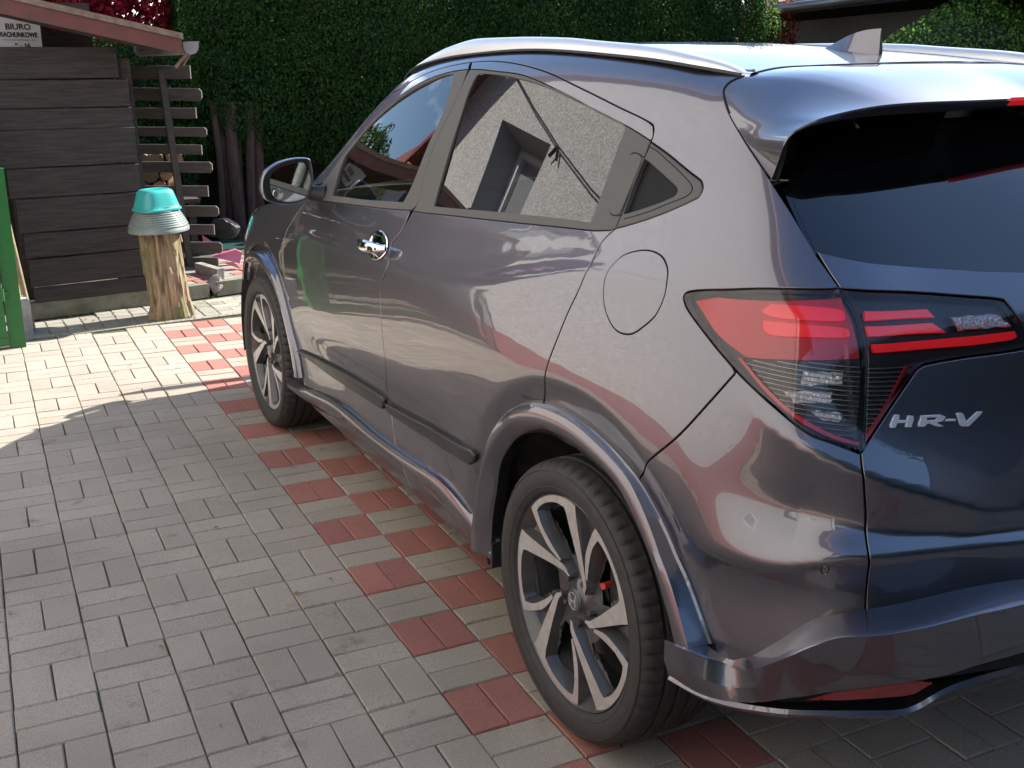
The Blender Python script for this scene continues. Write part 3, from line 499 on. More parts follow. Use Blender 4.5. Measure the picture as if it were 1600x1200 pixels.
def panel_data(key, holes=(), offset=0.0, gap=.0018, flange=.012, bev=.0016, du=.075, dv=.13, poly=None, holegap=-.0015, center=False):
    Q0 = dens(TR[key] if poly is None else poly)
    Q = inset(Q0, gap+bev) if gap+bev else Q0; Qo = inset(Q0, gap)
    HL = []
    for h in holes:
        H0 = dens(TR[h]) if isinstance(h, str) else h
        HL.append((inset(H0, holegap-bev), inset(H0, holegap)))
    lo, hi = Q.min(0), Q.max(0)
    gu = np.arange(lo[0]+du*.5, hi[0], du); gv = np.arange(lo[1]+dv*.5, hi[1], dv)
    G = np.array([(a+(du/2 if j % 2 else 0), b) for j, b in enumerate(gv) for a in gu]) if len(gu) and len(gv) else np.zeros((0,2))
    if len(G):
        ok = inside(G, Q)
        for a, b in HL: ok &= ~inside(G, a)
        G = G[ok]
        # keep clear of the outline
        allb = np.concatenate([Q]+[a for a, _ in HL])
        w = np.array([1/du, 1/dv])
        keep = np.ones(len(G), bool)
        for i in range(0, len(G), 500):
            d = ((G[i:i+500,None,:]-allb[None])*w); keep[i:i+500] = (d**2).sum(2).min(1) > .10
        G = G[keep]
    pts = [Q]+[a for a, _ in HL]; V2 = []; E = []
    for p in pts:
        k = len(V2); V2 += [Vector((float(a), float(b))) for a, b in p]; E += [(k+i, k+(i+1) % len(p)) for i in range(len(p))]
    V2 += [Vector((float(a), float(b))) for a, b in G]
    vo, eo, fo, ov, oe, of = delaunay_2d_cdt(V2, E, [], 0, 1e-7)
    vo = np.array([(a.x, a.y) for a in vo]); F = np.array([f for f in fo if len(f) == 3])
    cen = vo[F].mean(1); ok = inside(cen, Q)
    for a, _ in HL: ok &= ~inside(cen, a)
    F = F[ok]
    back = {}
    for i, src in enumerate(ov):
        for sidx in src: back[sidx] = i
    P = surf(vo[:,0], vo[:,1]); N = surfn(vo[:,0], vo[:,1])
    # orient
    t = np.cross(P[F[:,1]]-P[F[:,0]], P[F[:,2]]-P[F[:,0]]); flip = (t*N[F[:,0]]).sum(1) < 0
    F[flip] = F[flip][:, ::-1]
    P = P+N*offset
    V = list(P); NN = list(N); FF = [tuple(f) for f in F]
    k0 = 0
    for pi, (p, outer) in enumerate(zip(pts, [Qo]+[b for _, b in HL])):
        n = len(p); ring = [back.get(k0+i, None) for i in range(n)]; k0 += n
        Po = surf(outer[:,0], outer[:,1]); No = surfn(outer[:,0], outer[:,1])
        D = Po-surf(p[:,0], p[:,1]); ln = np.linalg.norm(D, axis=1)[:,None]+1e-9; D = D/ln
        if gap+bev == 0: D = D*0
        A = Po+No*(offset-bev*.9); NA = No*.55+D*.83; B = Po+No*(offset-flange); C2 = A
        b0 = len(V); V += list(A); NN += list(NA/np.linalg.norm(NA, axis=1)[:,None])
        c0 = len(V); V += list(C2-No*.0003); NN += list(D+No*1e-3)
        d0 = len(V); V += list(B); NN += list(D+No*1e-3)
        for i in range(n):
            j = (i+1) % n; a, b = ring[i], ring[j]
            if a is None or b is None or a == b: continue
            if p[i][0] >= UC-1e-3 and p[j][0] >= UC-1e-3: continue
            for (q0, q1, q2, q3) in ((a, b, b0+j, b0+i), (c0+i, c0+j, d0+j, d0+i)):
                nf = np.cross(np.array(V[q1])-V[q0], np.array(V[q3])-V[q0]); ref = NN[q3]
                FF.append((q0, q1, q2, q3) if np.dot(nf, ref) > 0 else (q0, q3, q2, q1))
    return np.array(V), np.array(NN), FF
def fitted(d, axis, offset):
    # a pane is one smooth sheet: replace the depth by a low-order fit of the outline region
    V, N, F = d; V = V.copy()
    if axis == 0:
        y0, z0 = V[:,1].mean(), V[:,2].mean(); a, b = V[:,1]-y0, V[:,2]-z0
        B = np.stack([1+0*a, a, b, a*a, a*b, b*b], 1); c = np.linalg.lstsq(B, V[:,0], rcond=None)[0]
        V[:,0] = B @ c; dy = c[1]+2*c[3]*a+c[4]*b; dz = c[2]+c[4]*a+2*c[5]*b; n = np.stack([-np.ones_like(a), dy, dz], 1)
    else:
        z0 = V[:,2].mean(); a, b = V[:,0], V[:,2]-z0
        B = np.stack([1+0*a, b, a*a, b*b, a*a*b, a**4, a**6], 1); c = np.linalg.lstsq(B, V[:,1], rcond=None)[0]
        V[:,1] = B @ c; dx = 2*c[2]*a+2*c[4]*a*b+4*c[5]*a**3+6*c[6]*a**5; dz = c[1]+2*c[3]*b+c[4]*a*a; n = np.stack([dx, -np.ones_like(a), dz], 1)
    n /= np.linalg.norm(n, axis=1)[:,None]
    return V, n, F
def mirror(d):
    V, N, F = d; m = np.array([-1,1,1.]); return V*m, N*m, [tuple(reversed(f)) for f in F]
def both(d):
    V, N, F = d; V2, N2, F2 = mirror(d); k = len(V)
    return np.concatenate([V, V2]), np.concatenate([N, N2]), F+[tuple(i+k for i in f) for f in F2]
def put(name, d, m, parent, label=None):
    V, N, F = d; o = link(name, mesh(name, V, F, normals=N), m, parent)
    if label: o['label'] = label
    return o
def pair(name, key, m, parent, label=None, sub=None, **kw):
    fit = kw.pop('fit', None); d = panel_data(key, **kw)
    if fit is not None: d = fitted(d, fit, 0)
    a = put(name, d, m, parent[0] if isinstance(parent, (list, tuple)) else parent, label)
    b = put(name, mirror(d), m, parent[1] if isinstance(parent, (list, tuple)) else parent)
    return a, b
car = empty('parked_car')
tag(car, 'dark grey metallic crossover car with silver roof rails, seen from its rear left corner', 'car')
# painted skin
FLEX = dens(TR['fuel'])
HANDLE_HOLE = None
fd = pair('front_door', 'front_door_skin', M['paint'], car)
rd = pair('rear_door', 'rear_door_skin', M['paint'], car)
pair('window_frame', 'front_door_frame', M['paint'], fd, gap=.001, bev=.001)
pair('window_frame', 'rear_door_frame', M['paint'], rd, gap=.001, bev=.001)
pair('window_trim', 'front_trim', M['trim'], fd, holes=['front_glass'], gap=.001, bev=.002, flange=.014)
pair('window_trim', 'rear_trim', M['trim'], rd, holes=['rear_glass_pane'], gap=.001, bev=.002, flange=.014)
pair('window_pane', 'front_glass', M['glass_f'], fd, offset=-.007, gap=-.006, bev=0, flange=.002, fit=0)
pair('window_pane', 'rear_glass_pane', M['glass_r'], rd, offset=-.006, gap=-.006, bev=0, flange=.002, fit=0)
pair('hidden_handle', 'hidden_handle', M['trim'], rd, offset=.0025, gap=.001, bev=.002, flange=.006)
d = panel_data('quarter_skin', holes=['fuel'], holegap=-.0012, du=.06, dv=.09)
qs = put('side_panel', d, M['paint'], car)
put('side_panel', mirror(panel_data('quarter_skin')), M['paint'], car)
put('fuel_flap', panel_data('fuel', gap=.0012, bev=.0014), M['paint'], qs)
qt = pair('quarter_trim', 'quarter_trim', M['trim'], car, holes=['quarter_glass'], gap=.0015, bev=.003)
pair('quarter_pane', 'quarter_glass', M['gloss'], car, offset=-.014, gap=-.004, bev=0, flange=.002)
tg = put('tailgate', both(panel_data('tailgate_skin', center=True)), M['paint'], car)
put('rear_window', both(fitted(panel_data('rear_window', offset=-.010, gap=.001), 1, 0)), M['glass_r'], tg)
bp = empty('rear_bumper', parent=car)
pair('bumper_corner', 'bumper_skin', M['paint'], bp, holes=['sensor'], holegap=-.0006, bev=.0012)
pair('parking_sensor', 'sensor', M['paint'], bp, gap=.0006, bev=.001)
for key, o_, par in (('strip_front', .015, fd), ('strip_rear', .015, rd)):
    pair('side_moulding', key, M['strip'], par, offset=o_, gap=0, bev=.006, flange=.03, du=.2, dv=.1)
# lamps: housing, reflectors and ribs under a clear lens
for key, par, red, parts in (('lamp_side', car, 'red', ['red_side','bar1','bar2','clear_side','crys1','crys2','crys3','edge_side']), ('lamp_gate', tg, 'red', ['gbar1','gbar2','gled','gwhite','gclear','gedge'])):
    hs = pair('tail_lamp', key, M['lampdark'], par, offset=-.022, gap=.001, bev=0, flange=.004)
    pair('lens', key, M['lens'], hs, offset=.0015, gap=.0022, bev=.002, flange=.02)
    for q in parts:
        mt, of = {'red_side': ('redglass', -.016), 'bar1': ('redbar', -.010), 'bar2': ('redbar', -.010), 'clear_side': ('lampdark', -.017), 'crys1': ('crystal', -.012), 'crys2': ('crystal', -.011), 'crys3': ('crystal', -.012),
                  'edge_side': ('redglass', -.008), 'gbar1': ('redbar', -.010), 'gbar2': ('redbar', -.010), 'gled': ('redbar', -.008), 'gwhite': ('crystal', -.008), 'gclear': ('lampdark', -.016), 'gedge': ('redglass', -.008)}[q]
        nm = {'redglass': 'red_reflector', 'redbar': 'light_guide', 'crystal': 'clear_reflector', 'lampdark': 'ribbed_insert'}[mt]
        if mt == 'crystal':
            V, N, F = panel_data('L_'+q, offset=of, gap=0, bev=.001, flange=.006, du=.022, dv=.045)
            rr_ = np.random.default_rng(len(q)); V = V+N*rr_.uniform(-.0022, .0022, len(V))[:,None]
            for s_, hp_ in ((1, hs[0]), (-1, hs[1])): link(nm, mesh(nm, V*[s_,1,1], F if s_ == 1 else [tuple(reversed(f)) for f in F]), M[mt], hp_)
            continue
        pair(nm, 'L_'+q, M[mt], hs, offset=of, gap=0, bev=.001, flange=.008, du=.05, dv=.1)
    # horizontal ribs in the clear corner
    cp = dens(TR['L_clear_side' if key == 'lamp_side' else 'L_gclear']); lo, hi = cp.min(0), cp.max(0)
    V = []; N = []; F = []
    nr = 15
    for i in range(nr):
        v = lo[1]+(hi[1]-lo[1])*(i+.6)/nr
        us = np.linspace(lo[0], hi[0], 120); ok = inside(np.stack([us, np.full(120, v)], 1), cp)
        us = us[ok]
        if len(us) < 4: continue
        S = surf(us, np.full(len(us), v)); Nn = surfn(us, np.full(len(us), v)); k = len(V)
        for dz, off in ((-.0016, -.014), (-.0008, -.0085), (.0008, -.0085), (.0016, -.014)):
            V += list(S+Nn*off+np.array([0,0,dz])); N += list(Nn)
        m_ = len(us)
        for r in range(3):
            for a in range(m_-1): F.append((k+r*m_+a, k+r*m_+a+1, k+(r+1)*m_+a+1, k+(r+1)*m_+a))
    o = link('rib_set', mesh('rib_set', V, F, smooth=False), M['ribs'], hs[0])
    link('rib_set', mesh('rib_set', np.array(V)*[-1,1,1], F, smooth=False), M['ribs'], hs[1])
# black tubes stand for the shade in grooves of the quarter trim and handle
def dark_groove(key, par, off):
    P_ = dens_open(TR[key]); 
    for s_, p_ in ((1, par[0]), (-1, par[1])):
        b = MB(); b.tube([(x*s_, y, z) for x, y, z in P_], .0011, 5); b.build('groove_shade', M['shell'], p_)
def dens_open(t):
    q = np.array(catmull([p[:2] for p in t], 6)); return surf(q[:,0], q[:,1])+surfn(q[:,0], q[:,1])*.0003
dark_groove('g_quarter', qt, 0)
P_ = dens_open(TR['g_handle'])
N_ = surfn(*np.array(catmull([p[:2] for p in TR['g_handle']], 6)).T)*.0003
for s_, p_ in ((1, rd[0]), (-1, rd[1])):
    b = MB(); b.tube([(x*s_, y, z) for x, y, z in P_+N_], .0012, 5); b.build('groove_shade', M['shell'], p_)
# HR-V badge
bd = empty('model_badge', parent=tg)
for k in ('H1','H2','H3','R1','D1','V1'):
    d = panel_data(k, holes=['R1h'] if k == 'R1' else [], offset=.0035, gap=0, bev=.0008, flange=.0035, du=.05, dv=.08, holegap=0)
    put('letter', d, M['badge'], bd)
# under-skin in black so that the shut lines read dark
def shell():
    us = np.linspace(0, UC, 220); vs = np.linspace(.4, NV, 90)
    UU, VV = np.meshgrid(us, vs, indexing='ij'); u, v = UU.ravel(), VV.ravel()
    P = surf(u, v); N = surfn(u, v); Q = P-N*.0135
    ok = (np.hypot(P[:,1], P[:,2]-.341) > .425) & (np.hypot(P[:,1]-2.61, P[:,2]-.341) > .425)
    for k in ('front_glass','rear_glass_pane','rear_window'): ok &= ~inside(np.stack([u, v], 1), dens(TR[k]))
    ok &= ~((P[:,1] < -.17) & (P[:,2] > 1.36)) & ~((P[:,1] < -.38) & (P[:,2] < .47)) & (P[:,2] > .27)
    ok &= ~inside(np.stack([u, v], 1), dens(TR['lamp_side'])) & ~inside(np.stack([u, v], 1), dens(TR['lamp_gate']))
    F = []
    for i in range(219):
        for j in range(89):
            q = (i*90+j, (i+1)*90+j, (i+1)*90+j+1, i*90+j+1)
            if ok[list(q)].all(): F.append(q)
    V2 = Q*[-1,1,1]; n = len(Q)
    return np.concatenate([Q, V2]), F+[tuple(a+n for a in reversed(f)) for f in F]
V, F = shell(); link('inner_shell', mesh('inner_shell', V, F, smooth=True), M['shell'], car)
# nose: fender and front bumper skins, outside the traced door line
NOSE = [(5.15,.8,1),(5.45,1.1,0),(5.5,2.5,0),(5.45,5,0),(5.4,7,0),(5.6,9,0),(6.1,10.4,1),(5.6,12,0),(4.6,14.6,0),(3.9,16.4,1),(3.2,18.9,1),(.8,18.9,1),(.8,10,0),(.9,.8,1)]
fs = TR['front_door_skin']; k = [i for i, p in enumerate(fs) if p[2]]
front_line = fs[k[0]:k[1]+1] if k[0] < 2 else fs[:10]
fen = [list(p) for p in fs[:10]]+[[fs[10][0], fs[10][1], 1]]+[[5.4,12.6,0],[4.7,14.7,0],[3.9,16.5,1],[3.2,18.95,1],[.6,18.95,1],[.6,1.0,1],[2.4,.8,1]]
d = panel_data('fen', poly=fen)
put('front_wing', d, M['paint'], car); put('front_wing', mirror(d), M['paint'], car)
# front wheel opening is dressed by the arch flares
def arch(y0, tab_o, tab_c, tab_i, name, xo=None):
    A = np.radians(np.linspace(tab_o[0][0], tab_o[-1][0], 90)); deg = np.degrees(A)
    g = lambda t: ip(deg, [a for a, _ in t], [b for _, b in t])
    ro, rc, ri = g(tab_o), g(tab_c), g(tab_i)
    def pt(r, x): return np.stack([x+0*A, y0+r*np.cos(A), .341+r*np.sin(A)], 1)
    def bx(r):   # body side position at the flare's outer line
        y, z = y0+r*np.cos(A), .341+r*np.sin(A)
        return np.array([bodyx(a, b) for a, b in zip(y, z)])
    xb = bx(ro+.004)
    tail = np.clip((deg-120)/45, 0, 1) if y0 == 0 else 0*deg
    shf = 0*deg if y0 == 0 else .03*np.clip((75-deg)/40, 0, 1)
    rows = [pt(ro+.001, xb+.012), pt(ro, xb-.006), pt(ro-.004, xb-.011), pt(ro-.008, -.889+0*A-.012*tail+shf), pt((ro*.5+rc*.5), -.8945+0*A-.012*tail+shf), pt(rc+.004, -.8945+0*A-.010*tail+shf), pt(rc-.002, -.893+0*A-.008*tail+shf), pt(ri+.006, -.876+0*A-.006*tail+shf), pt(ri, -.868+0*A-.006*tail+shf), pt(ri, -.835+0*A)]
    V = np.concatenate(rows); n = len(A); F = [(i*n+k, i*n+k+1, (i+1)*n+k+1, (i+1)*n+k) for i in range(len(rows)-1) for k in range(n-1)]
    F = [tuple(reversed(f)) for f in F]
    for s in (1, -1):
        me = mesh(name, V*[s,1,1], F if s == 1 else [tuple(reversed(f)) for f in F], smooth=True, sharp=28)
        link(name, me, M['paint'], car)
_gu = np.linspace(0, UC, 320); _gv = np.linspace(0, 12, 90); _P = surf(np.repeat(_gu, 90), np.tile(_gv, 320))
def bodyx(y, z):
    d = (_P[:,1]-y)**2+(_P[:,2]-z)**2; k = np.argpartition(d, 4)[:4]; w = 1/(d[k]+1e-7)
    return float((_P[k,0]*w).sum()/w.sum())
TO = [(-7,.50),(10,.478),(24,.466),(30,.476),(38,.490),(52,.487),(67,.481),(76,.475),(85,.470),(96,.469),(104,.470),(113,.477),(126,.490),(133,.490),(142,.491),(149,.501),(156,.510),(164,.527)]
TC = [(-7,.442),(10,.445),(30,.452),(56,.450),(67,.438),(85,.428),(96,.428),(105,.431),(119,.444),(135,.448),(150,.458),(164,.476)]
TI = [(-7,.402),(7,.400),(19,.398),(36,.420),(51,.420),(64,.409),(77,.399),(87,.391),(102,.394),(114,.405),(123,.411),(139,.420),(147,.425),(164,.4435)]
arch(0, TO, TC, TI, 'wheel_arch_trim')
TOf = [(38,.462),(57,.462),(90,.452),(111,.455),(126,.476),(141,.481),(154,.492),(169,.518),(178,.535)]
TCf = [(a, b-.032) for a, b in TOf]; TIf = [(38,.425),(57,.42),(77,.399),(103,.386),(121,.380),(138,.384),(155,.396),(171,.43),(178,.434)]
arch(2.61, TOf, TCf, TIf, 'wheel_arch_trim')
# liners
for y0 in (0, 2.61):
    for s in (1, -1):
        b = MB(); prof = [(.455,-.86),(.44,-.78),(.435,-.60),(.40,-.52),(.05,-.52)]
        b.lathe([(r, s*h) for r, h in prof], 40, 'x', (0, y0, .355), math.radians(-14), math.radians(180)); b.build('wheel_arch_liner', M['liner'], car, sharp=40)
# rear skirt with its ledge, side skirts
def cspl(P, n): return resample(P, n)
n = 110
ex = lambda L, pts: L+pts
seam = ex([[-.882,-.424,.468],[-.872,-.495,.486]]+DD['seam'][1:], [[-.20,-.862,.668],[0,-.875,.668]])
ledge = ex([[-.902,-.424,.463],[-.906,-.495,.482]]+DD['ledge'][1:], [[-.25,-.925,.682],[0,-.932,.682]])
face = ex(DD['face'], [[-.22,-.89,.552],[0,-.90,.555]])
face[0] = [-.896,-.436,.392]
lip = ex(DD['lip'], [[-.2,-.85,.468],[0,-.86,.47]])
lip[0] = [-.893,-.436,.380]
S_, L_, F_, P_ = [resample(a, n) for a in (seam, ledge, face, lip)]
S_ = S_+(L_-S_)*-.18
mid = (L_*.45+F_*.55); 
Lo = L_+(S_-L_)*.10+[0,0,.002]; Ld = L_+(F_-L_)*.05
nm_ = np.cross(np.gradient(L_, axis=0), [0,0,1]); nm_ /= np.linalg.norm(nm_, axis=1)[:,None]; 
if nm_[0,0] > 0: nm_ = -nm_
belly = mid+nm_*.006
tt = np.linspace(0, 1, n)
rec = np.clip((tt-.20)/.05, 0, 1)*np.clip((.56-tt)/.10, 0, 1)
F2 = F_-nm_*.010-np.array([0,0,.004]); F3r = F_-nm_*.045-np.array([0,0,.002])
g_ = np.clip((F_[:,2]-P_[:,2]-.012)/.02, 0, 1)[:,None]
Pt = P_+np.array([0,0,.012]); Pin = P_-nm_*.045*(.3+.7*g_)+np.array([0,0,.014])
lipo = P_+nm_*.005+np.array([0,0,.003]); lipb = P_-nm_*.006-np.array([0,0,.008]); und = P_-nm_*.12+np.array([0,0,.015])
# keep the lip a smooth sweep
def smooth_rows(A, w=2):
    k_ = np.exp(-.5*(np.arange(-3*w, 3*w+1)/w)**2); k_ /= k_.sum(); return np.stack([np.convolve(np.pad(A[:,c_], 3*w, mode='reflect', reflect_type='odd'), k_, 'valid') for c_ in range(3)], 1)
Pin, Pt, lipo, lipb, und, F2, F3r = [smooth_rows(a_) for a_ in (Pin, Pt, lipo, lipb, und, F2, F3r)]
rec = np.zeros(n)
def strip_mesh(rows, name, m, parent, sharp=35, two=True, flip=False):
    V = np.concatenate(rows); k = len(rows[0]); F = [(i*k+a, i*k+a+1, (i+1)*k+a+1, (i+1)*k+a) for i in range(len(rows)-1) for a in range(k-1)]
    if flip: F = [tuple(reversed(f)) for f in F]
    if two:
        q = len(V); V = np.concatenate([V, V*[-1,1,1]]); F = F+[tuple(a+q for a in reversed(f)) for f in F]
    return link(name, mesh(name, V, F, smooth=True, sharp=sharp), m, parent)
sk = strip_mesh([S_, Lo, L_, Ld, belly, F_, F2, F3r], 'rear_skirt', M['paint'], bp, sharp=24)
strip_mesh([Pin, Pt, lipo, lipb, und], 'skirt_lip', M['paint'], bp, sharp=24)
strip_mesh([F3r+nm_*.004, Pin+nm_*.004], 'skirt_recess', M['black'], bp)
# reflector set into the skirt
a, b = int(n*.26), int(n*.475); w = slice(a, b)
R1 = F_[w]-nm_[w]*.006-np.array([0,0,.005]); R2 = P_[w]-nm_[w]*.004+np.array([0,0,.018]); 
R2 = R1*.50+R2*.50; q = np.linspace(0, 1, b-a)[:,None]; e = np.minimum(1, np.minimum(q/.25, (1-q)/.12)); Rm = (R1+R2)/2
for s_ in (1, -1): strip_mesh([(Rm+(R1-Rm)*e)*[s_,1,1], (Rm+(R2-Rm)*e+nm_[w]*.004)*[s_,1,1]], 'bumper_reflector', M['refl'], bp, two=False, flip=s_ < 0)
for s in (1, -1):
    T_ = resample(DD['sill_top'], 90); B_ = resample(DD['sill_low'], 90)
    # match stations by y
    yy = np.linspace(max(T_[:,1].max(), 2.24), .39, 90)
    def aty_(A): 
        i = np.argsort(A[:,1]); return np.stack([np.interp(yy, A[i,1], A[i,0]), yy, np.interp(yy, A[i,1], A[i,2])], 1)
    T2, B2 = aty_(T_), aty_(B_)
    def smo(A, w):
        k_ = np.exp(-.5*(np.arange(-3*w, 3*w+1)/w)**2); k_ /= k_.sum(); o_ = A.copy()
        for c_ in (0, 2): o_[:,c_] = np.convolve(np.pad(A[:,c_], 3*w, mode='edge'), k_, 'valid')
        return o_
    T2, B2 = smo(T2, 5), smo(B2, 6)
    out = T2*.62+B2*.38; wk = np.clip((yy-.40)/.16, 0, 1); wk = wk*wk*(3-2*wk); out[:,0] = np.minimum(T2[:,0], B2[:,0])-.022*wk+.004*(1-wk)
    up = T2.copy(); up[:,0] -= .014*wk-.004*(1-wk); up[:,2] -= .002
    inn = T2.copy(); inn[:,0] += .03; inn[:,2] += .004
    top2 = T2.copy(); top2[:,0] -= .005; top2[:,2] += .001
    lo = B2.copy(); lo[:,0] -= .008*wk; und2 = B2.copy(); und2[:,0] += .07; und2[:,2] -= .05; und3 = und2.copy(); und3[:,0] += .25; und3[:,2] -= .02
    rows = [inn, top2, up, (up+out)/2-[.003,0,0], out, (out+B2)/2-[.008,0,0], lo, B2-[0,0,.004], und2, und3]
    V = np.concatenate(rows)*[s,1,1]; k = 90; F = [(i*k+a_, (i+1)*k+a_, (i+1)*k+a_+1, i*k+a_+1) for i in range(len(rows)-1) for a_ in range(k-1)]
    if s == -1: F = [tuple(reversed(f)) for f in F]
    F.append(tuple(i*k+k-1 for i in range(len(rows))) if s == 1 else tuple(i*k+k-1 for i in reversed(range(len(rows)))))
    o = link('side_skirt', mesh('side_skirt', V, F, smooth=True, sharp=30), M['paint'], car)
    b = MB(); b.box((-.825*s, .390, .298), (.10, .012, .07)); b.build('mud_flap', M['black'], o)
# roof, screen, bonnet: one crowned sheet between the two top lines
def top_rows(y0, y1, m, crown, bow, lift=0, w0=1.0):
    V = []; n = 41
    for y in np.linspace(y0, y1, m):
        x, z = topline(y); c = crown(y); bw = bow(y)
        for k in range(n):
            f = -1+2*k/(n-1); g = 1-f*f
            V.append((f*(x+.004)*w0, y+bw*g, z-.004+c*g*(1-.25*g)*1.33+lift))
    F = [(i*n+k, i*n+k+1, (i+1)*n+k+1, (i+1)*n+k) for i in range(m-1) for k in range(n-1)]
    return V, (F if y1 > y0 else [tuple(reversed(f)) for f in F])
cro = lambda y: float(ip(y, [-.2,.1,.6,1.2,1.6,2.2,2.6,3.2,3.42], [.016,.022,.027,.027,.03,.045,.05,.05,.06]))
bow = lambda y: float(ip(y, [-.2,1.2,1.5,2.2,2.5,3.42], [0,0,.05,.14,.10,.10]))
V, F = top_rows(-.196, 1.50, 70, cro, bow); rf = link('roof', mesh('roof', V, F, smooth=True), M['paint'], car)
V, F = top_rows(1.51, 2.13, 30, cro, bow); link('windscreen', mesh('windscreen', V, F, smooth=True), M['glass_f'], car)
V, F = top_rows(2.135, 2.24, 6, cro, bow); link('cowl', mesh('cowl', V, F, smooth=True), M['black'], car)
V, F = top_rows(2.245, 3.40, 50, cro, bow, lift=.004); link('bonnet', mesh('bonnet', V, F, smooth=True), M['paint'], car)
# nose closing panel with grille and headlamps (hidden from here, built plainly)
P0 = surf(np.full(60, .6), np.linspace(.8, NV, 60)); nose = [P0]
for t_ in (.3,.6,.85,1.0): 
    Q = P0.copy(); Q[:,0] *= 1-t_; Q[:,1] += .16*(1-(1-t_)**2); nose.append(Q)
V = np.concatenate(nose); k = 60; F = [(i*k+a_, (i+1)*k+a_, (i+1)*k+a_+1, i*k+a_+1) for i in range(4) for a_ in range(59)]
V2 = np.concatenate([V, V*[-1,1,1]]); q = len(V); F2_ = F+[tuple(a+q for a in reversed(f)) for f in F]
link('front_bumper', mesh('front_bumper', V2, F2_, smooth=True), M['paint'], car)
b = MB(); b.box((0, 3.585, .62), (.95, .03, .14)); b.build('grille', M['gloss'], car)
for s in (1, -1):
    b = MB(); b.lathe([(.0,.035),(.09,.03),(.12,.0),(.12,-.05)], 24, 'z'); o = b.build('headlamp', M['glass_f'], car, sharp=40); o.rotation_euler = (math.radians(-80), 0, math.radians(-32*s)); o.location = (s*.55, 3.42, .73); o.scale = (1.2,.6,.8)
# spoiler
def spoiler():
    sm = DD['spo_seam']+[[-.52,-.198,1.553],[-.42,-.20,1.558],[-.30,-.20,1.562],[-.15,-.20,1.566],[0,-.20,1.568]]
    ed = DD['spo_edge']+[[-.13,-.592,1.5035],[0,-.595,1.504]]
    A = resample(sm, 90); B = resample(ed, 90)
    # stations: blend arc length so corners line up
    rows = []; n = 90
    for t in (0, .04, .12, .25, .4, .55, .7, .85, .94, .985, 1.0):
        R = A*(1-t)+B*t
        bul = .020*math.sin(math.pi*t)*np.clip(np.linspace(0, 1, n)*4-.55, 0, 1)[:,None]
        d = np.stack([-np.clip((.36-np.linspace(0,1,n))/.15, 0, 1)*.6, np.zeros(n), np.clip((np.linspace(0,1,n)-.15)/.2, 0, 1)], 1)
        rows.append(R+bul*d)
    lipr = [B+np.array([0,.001,-.004]), B+np.stack([np.clip((.3-np.linspace(0,1,n))/.2,0,1)*.010, np.full(n,.010), np.full(n,-.012)*np.clip(np.linspace(0,1,n)*4,0,1)],1)]
    sp = strip_mesh(rows+lipr, 'roof_spoiler', M['paint'], tg, sharp=30, flip=False)
    U = resample([[-.690,-.405,1.352]]+DD['spo_under']+[[0,-.505,1.452]], n)
    tp = np.clip(1-np.linspace(0, 1, n)/.22, 0, 1)[:,None]; U = U+tp*np.array([.016,.006,0]); U2 = U+np.array([0,.06,.02])*(1-tp)+tp*np.array([.004,0,0])
    st = lipr[1]
    strip_mesh([st, st*.5+U*.5+np.array([0,.008,.012])*(1-tp), U, U2], 'spoiler_underside', M['black'], sp, sharp=50)
    # roof shut line: a black tube stands for the shade in the gap
    b = MB(); pts = [Vector(p)+Vector((0,.0,.0005)) for p in A[20:]]; pts += [Vector((-p.x, p.y, p.z)) for p in reversed(pts[:-1])]
    b.tube(pts, .0022, 5); b.build('shut_line_shade', M['shell'], sp)
    B2 = B[60:]; pts = [Vector(p)*1 for p in (A*.86+B*.14)[12:]]
    b = MB(); c = resample([[-.59,-.21,1.542],[-.50,-.235,1.5525],[-.35,-.245,1.556],[0,-.25,1.559]], 30)
    # third brake light
    b = MB(); ed2 = B[B[:,0] > -.30]; 
    for s_ in (1, -1):
        b.add([(p[0]*s_, p[1]+dy, p[2]+dz) for dy, dz in ((-.002,.002),(-.004,-.004),(.004,-.013)) for p in ed2], [tuple(x if s_ == 1 else x for x in (r*len(ed2)+k, r*len(ed2)+k+1, (r+1)*len(ed2)+k+1, (r+1)*len(ed2)+k)) for r in range(2) for k in range(len(ed2)-1)])
    b.build('high_brake_lamp', M['redbar'], sp, sharp=40)
spoiler()
# roof rails
for s in (1, -1):
    y = np.linspace(1.60, -.205, 80); n = len(y)
    up = ip(y, [p[1] for p in DD['rail_up']][::-1]+[1.60], [p[2] for p in DD['rail_up']][::-1]+[1.522])
    lw = np.array([topline(a)[1] for a in y])-.004
    up = np.maximum(up, lw+.004)
    fade = np.clip(np.minimum((1.60-y)/.12, (y+.205)/.16), 0, 1)
    w_ = .013+.007*fade; xc = -.590+.010*(1-fade)
    V = []; pr = [(-1.25,0),(-1.15,.45),(-.85,.85),(-.3,1.0),(.4,.97),(.9,.7),(1.1,0)]
    for i in range(n):
        for a_, h in pr: V.append((s*(xc[i]+w_[i]*a_), y[i], lw[i]-.004+(up[i]-lw[i]+.004)*h))
    k = len(pr); F = [(i*k+j, i*k+j+1, (i+1)*k+j+1, (i+1)*k+j) for i in range(n-1) for j in range(k-1)]
    if s == 1: F = [tuple(reversed(f)) for f in F]
    r = link('roof_rail', mesh('roof_rail', V, F, smooth=True, sharp=50), M['satin'], car)
    b = MB(); b.tube([(s*(xc[i]-w_[i]*1.22), y[i], lw[i]-.001) for i in range(0, n, 2)], .0035, 6); b.build('rail_seal', M['black'], r)
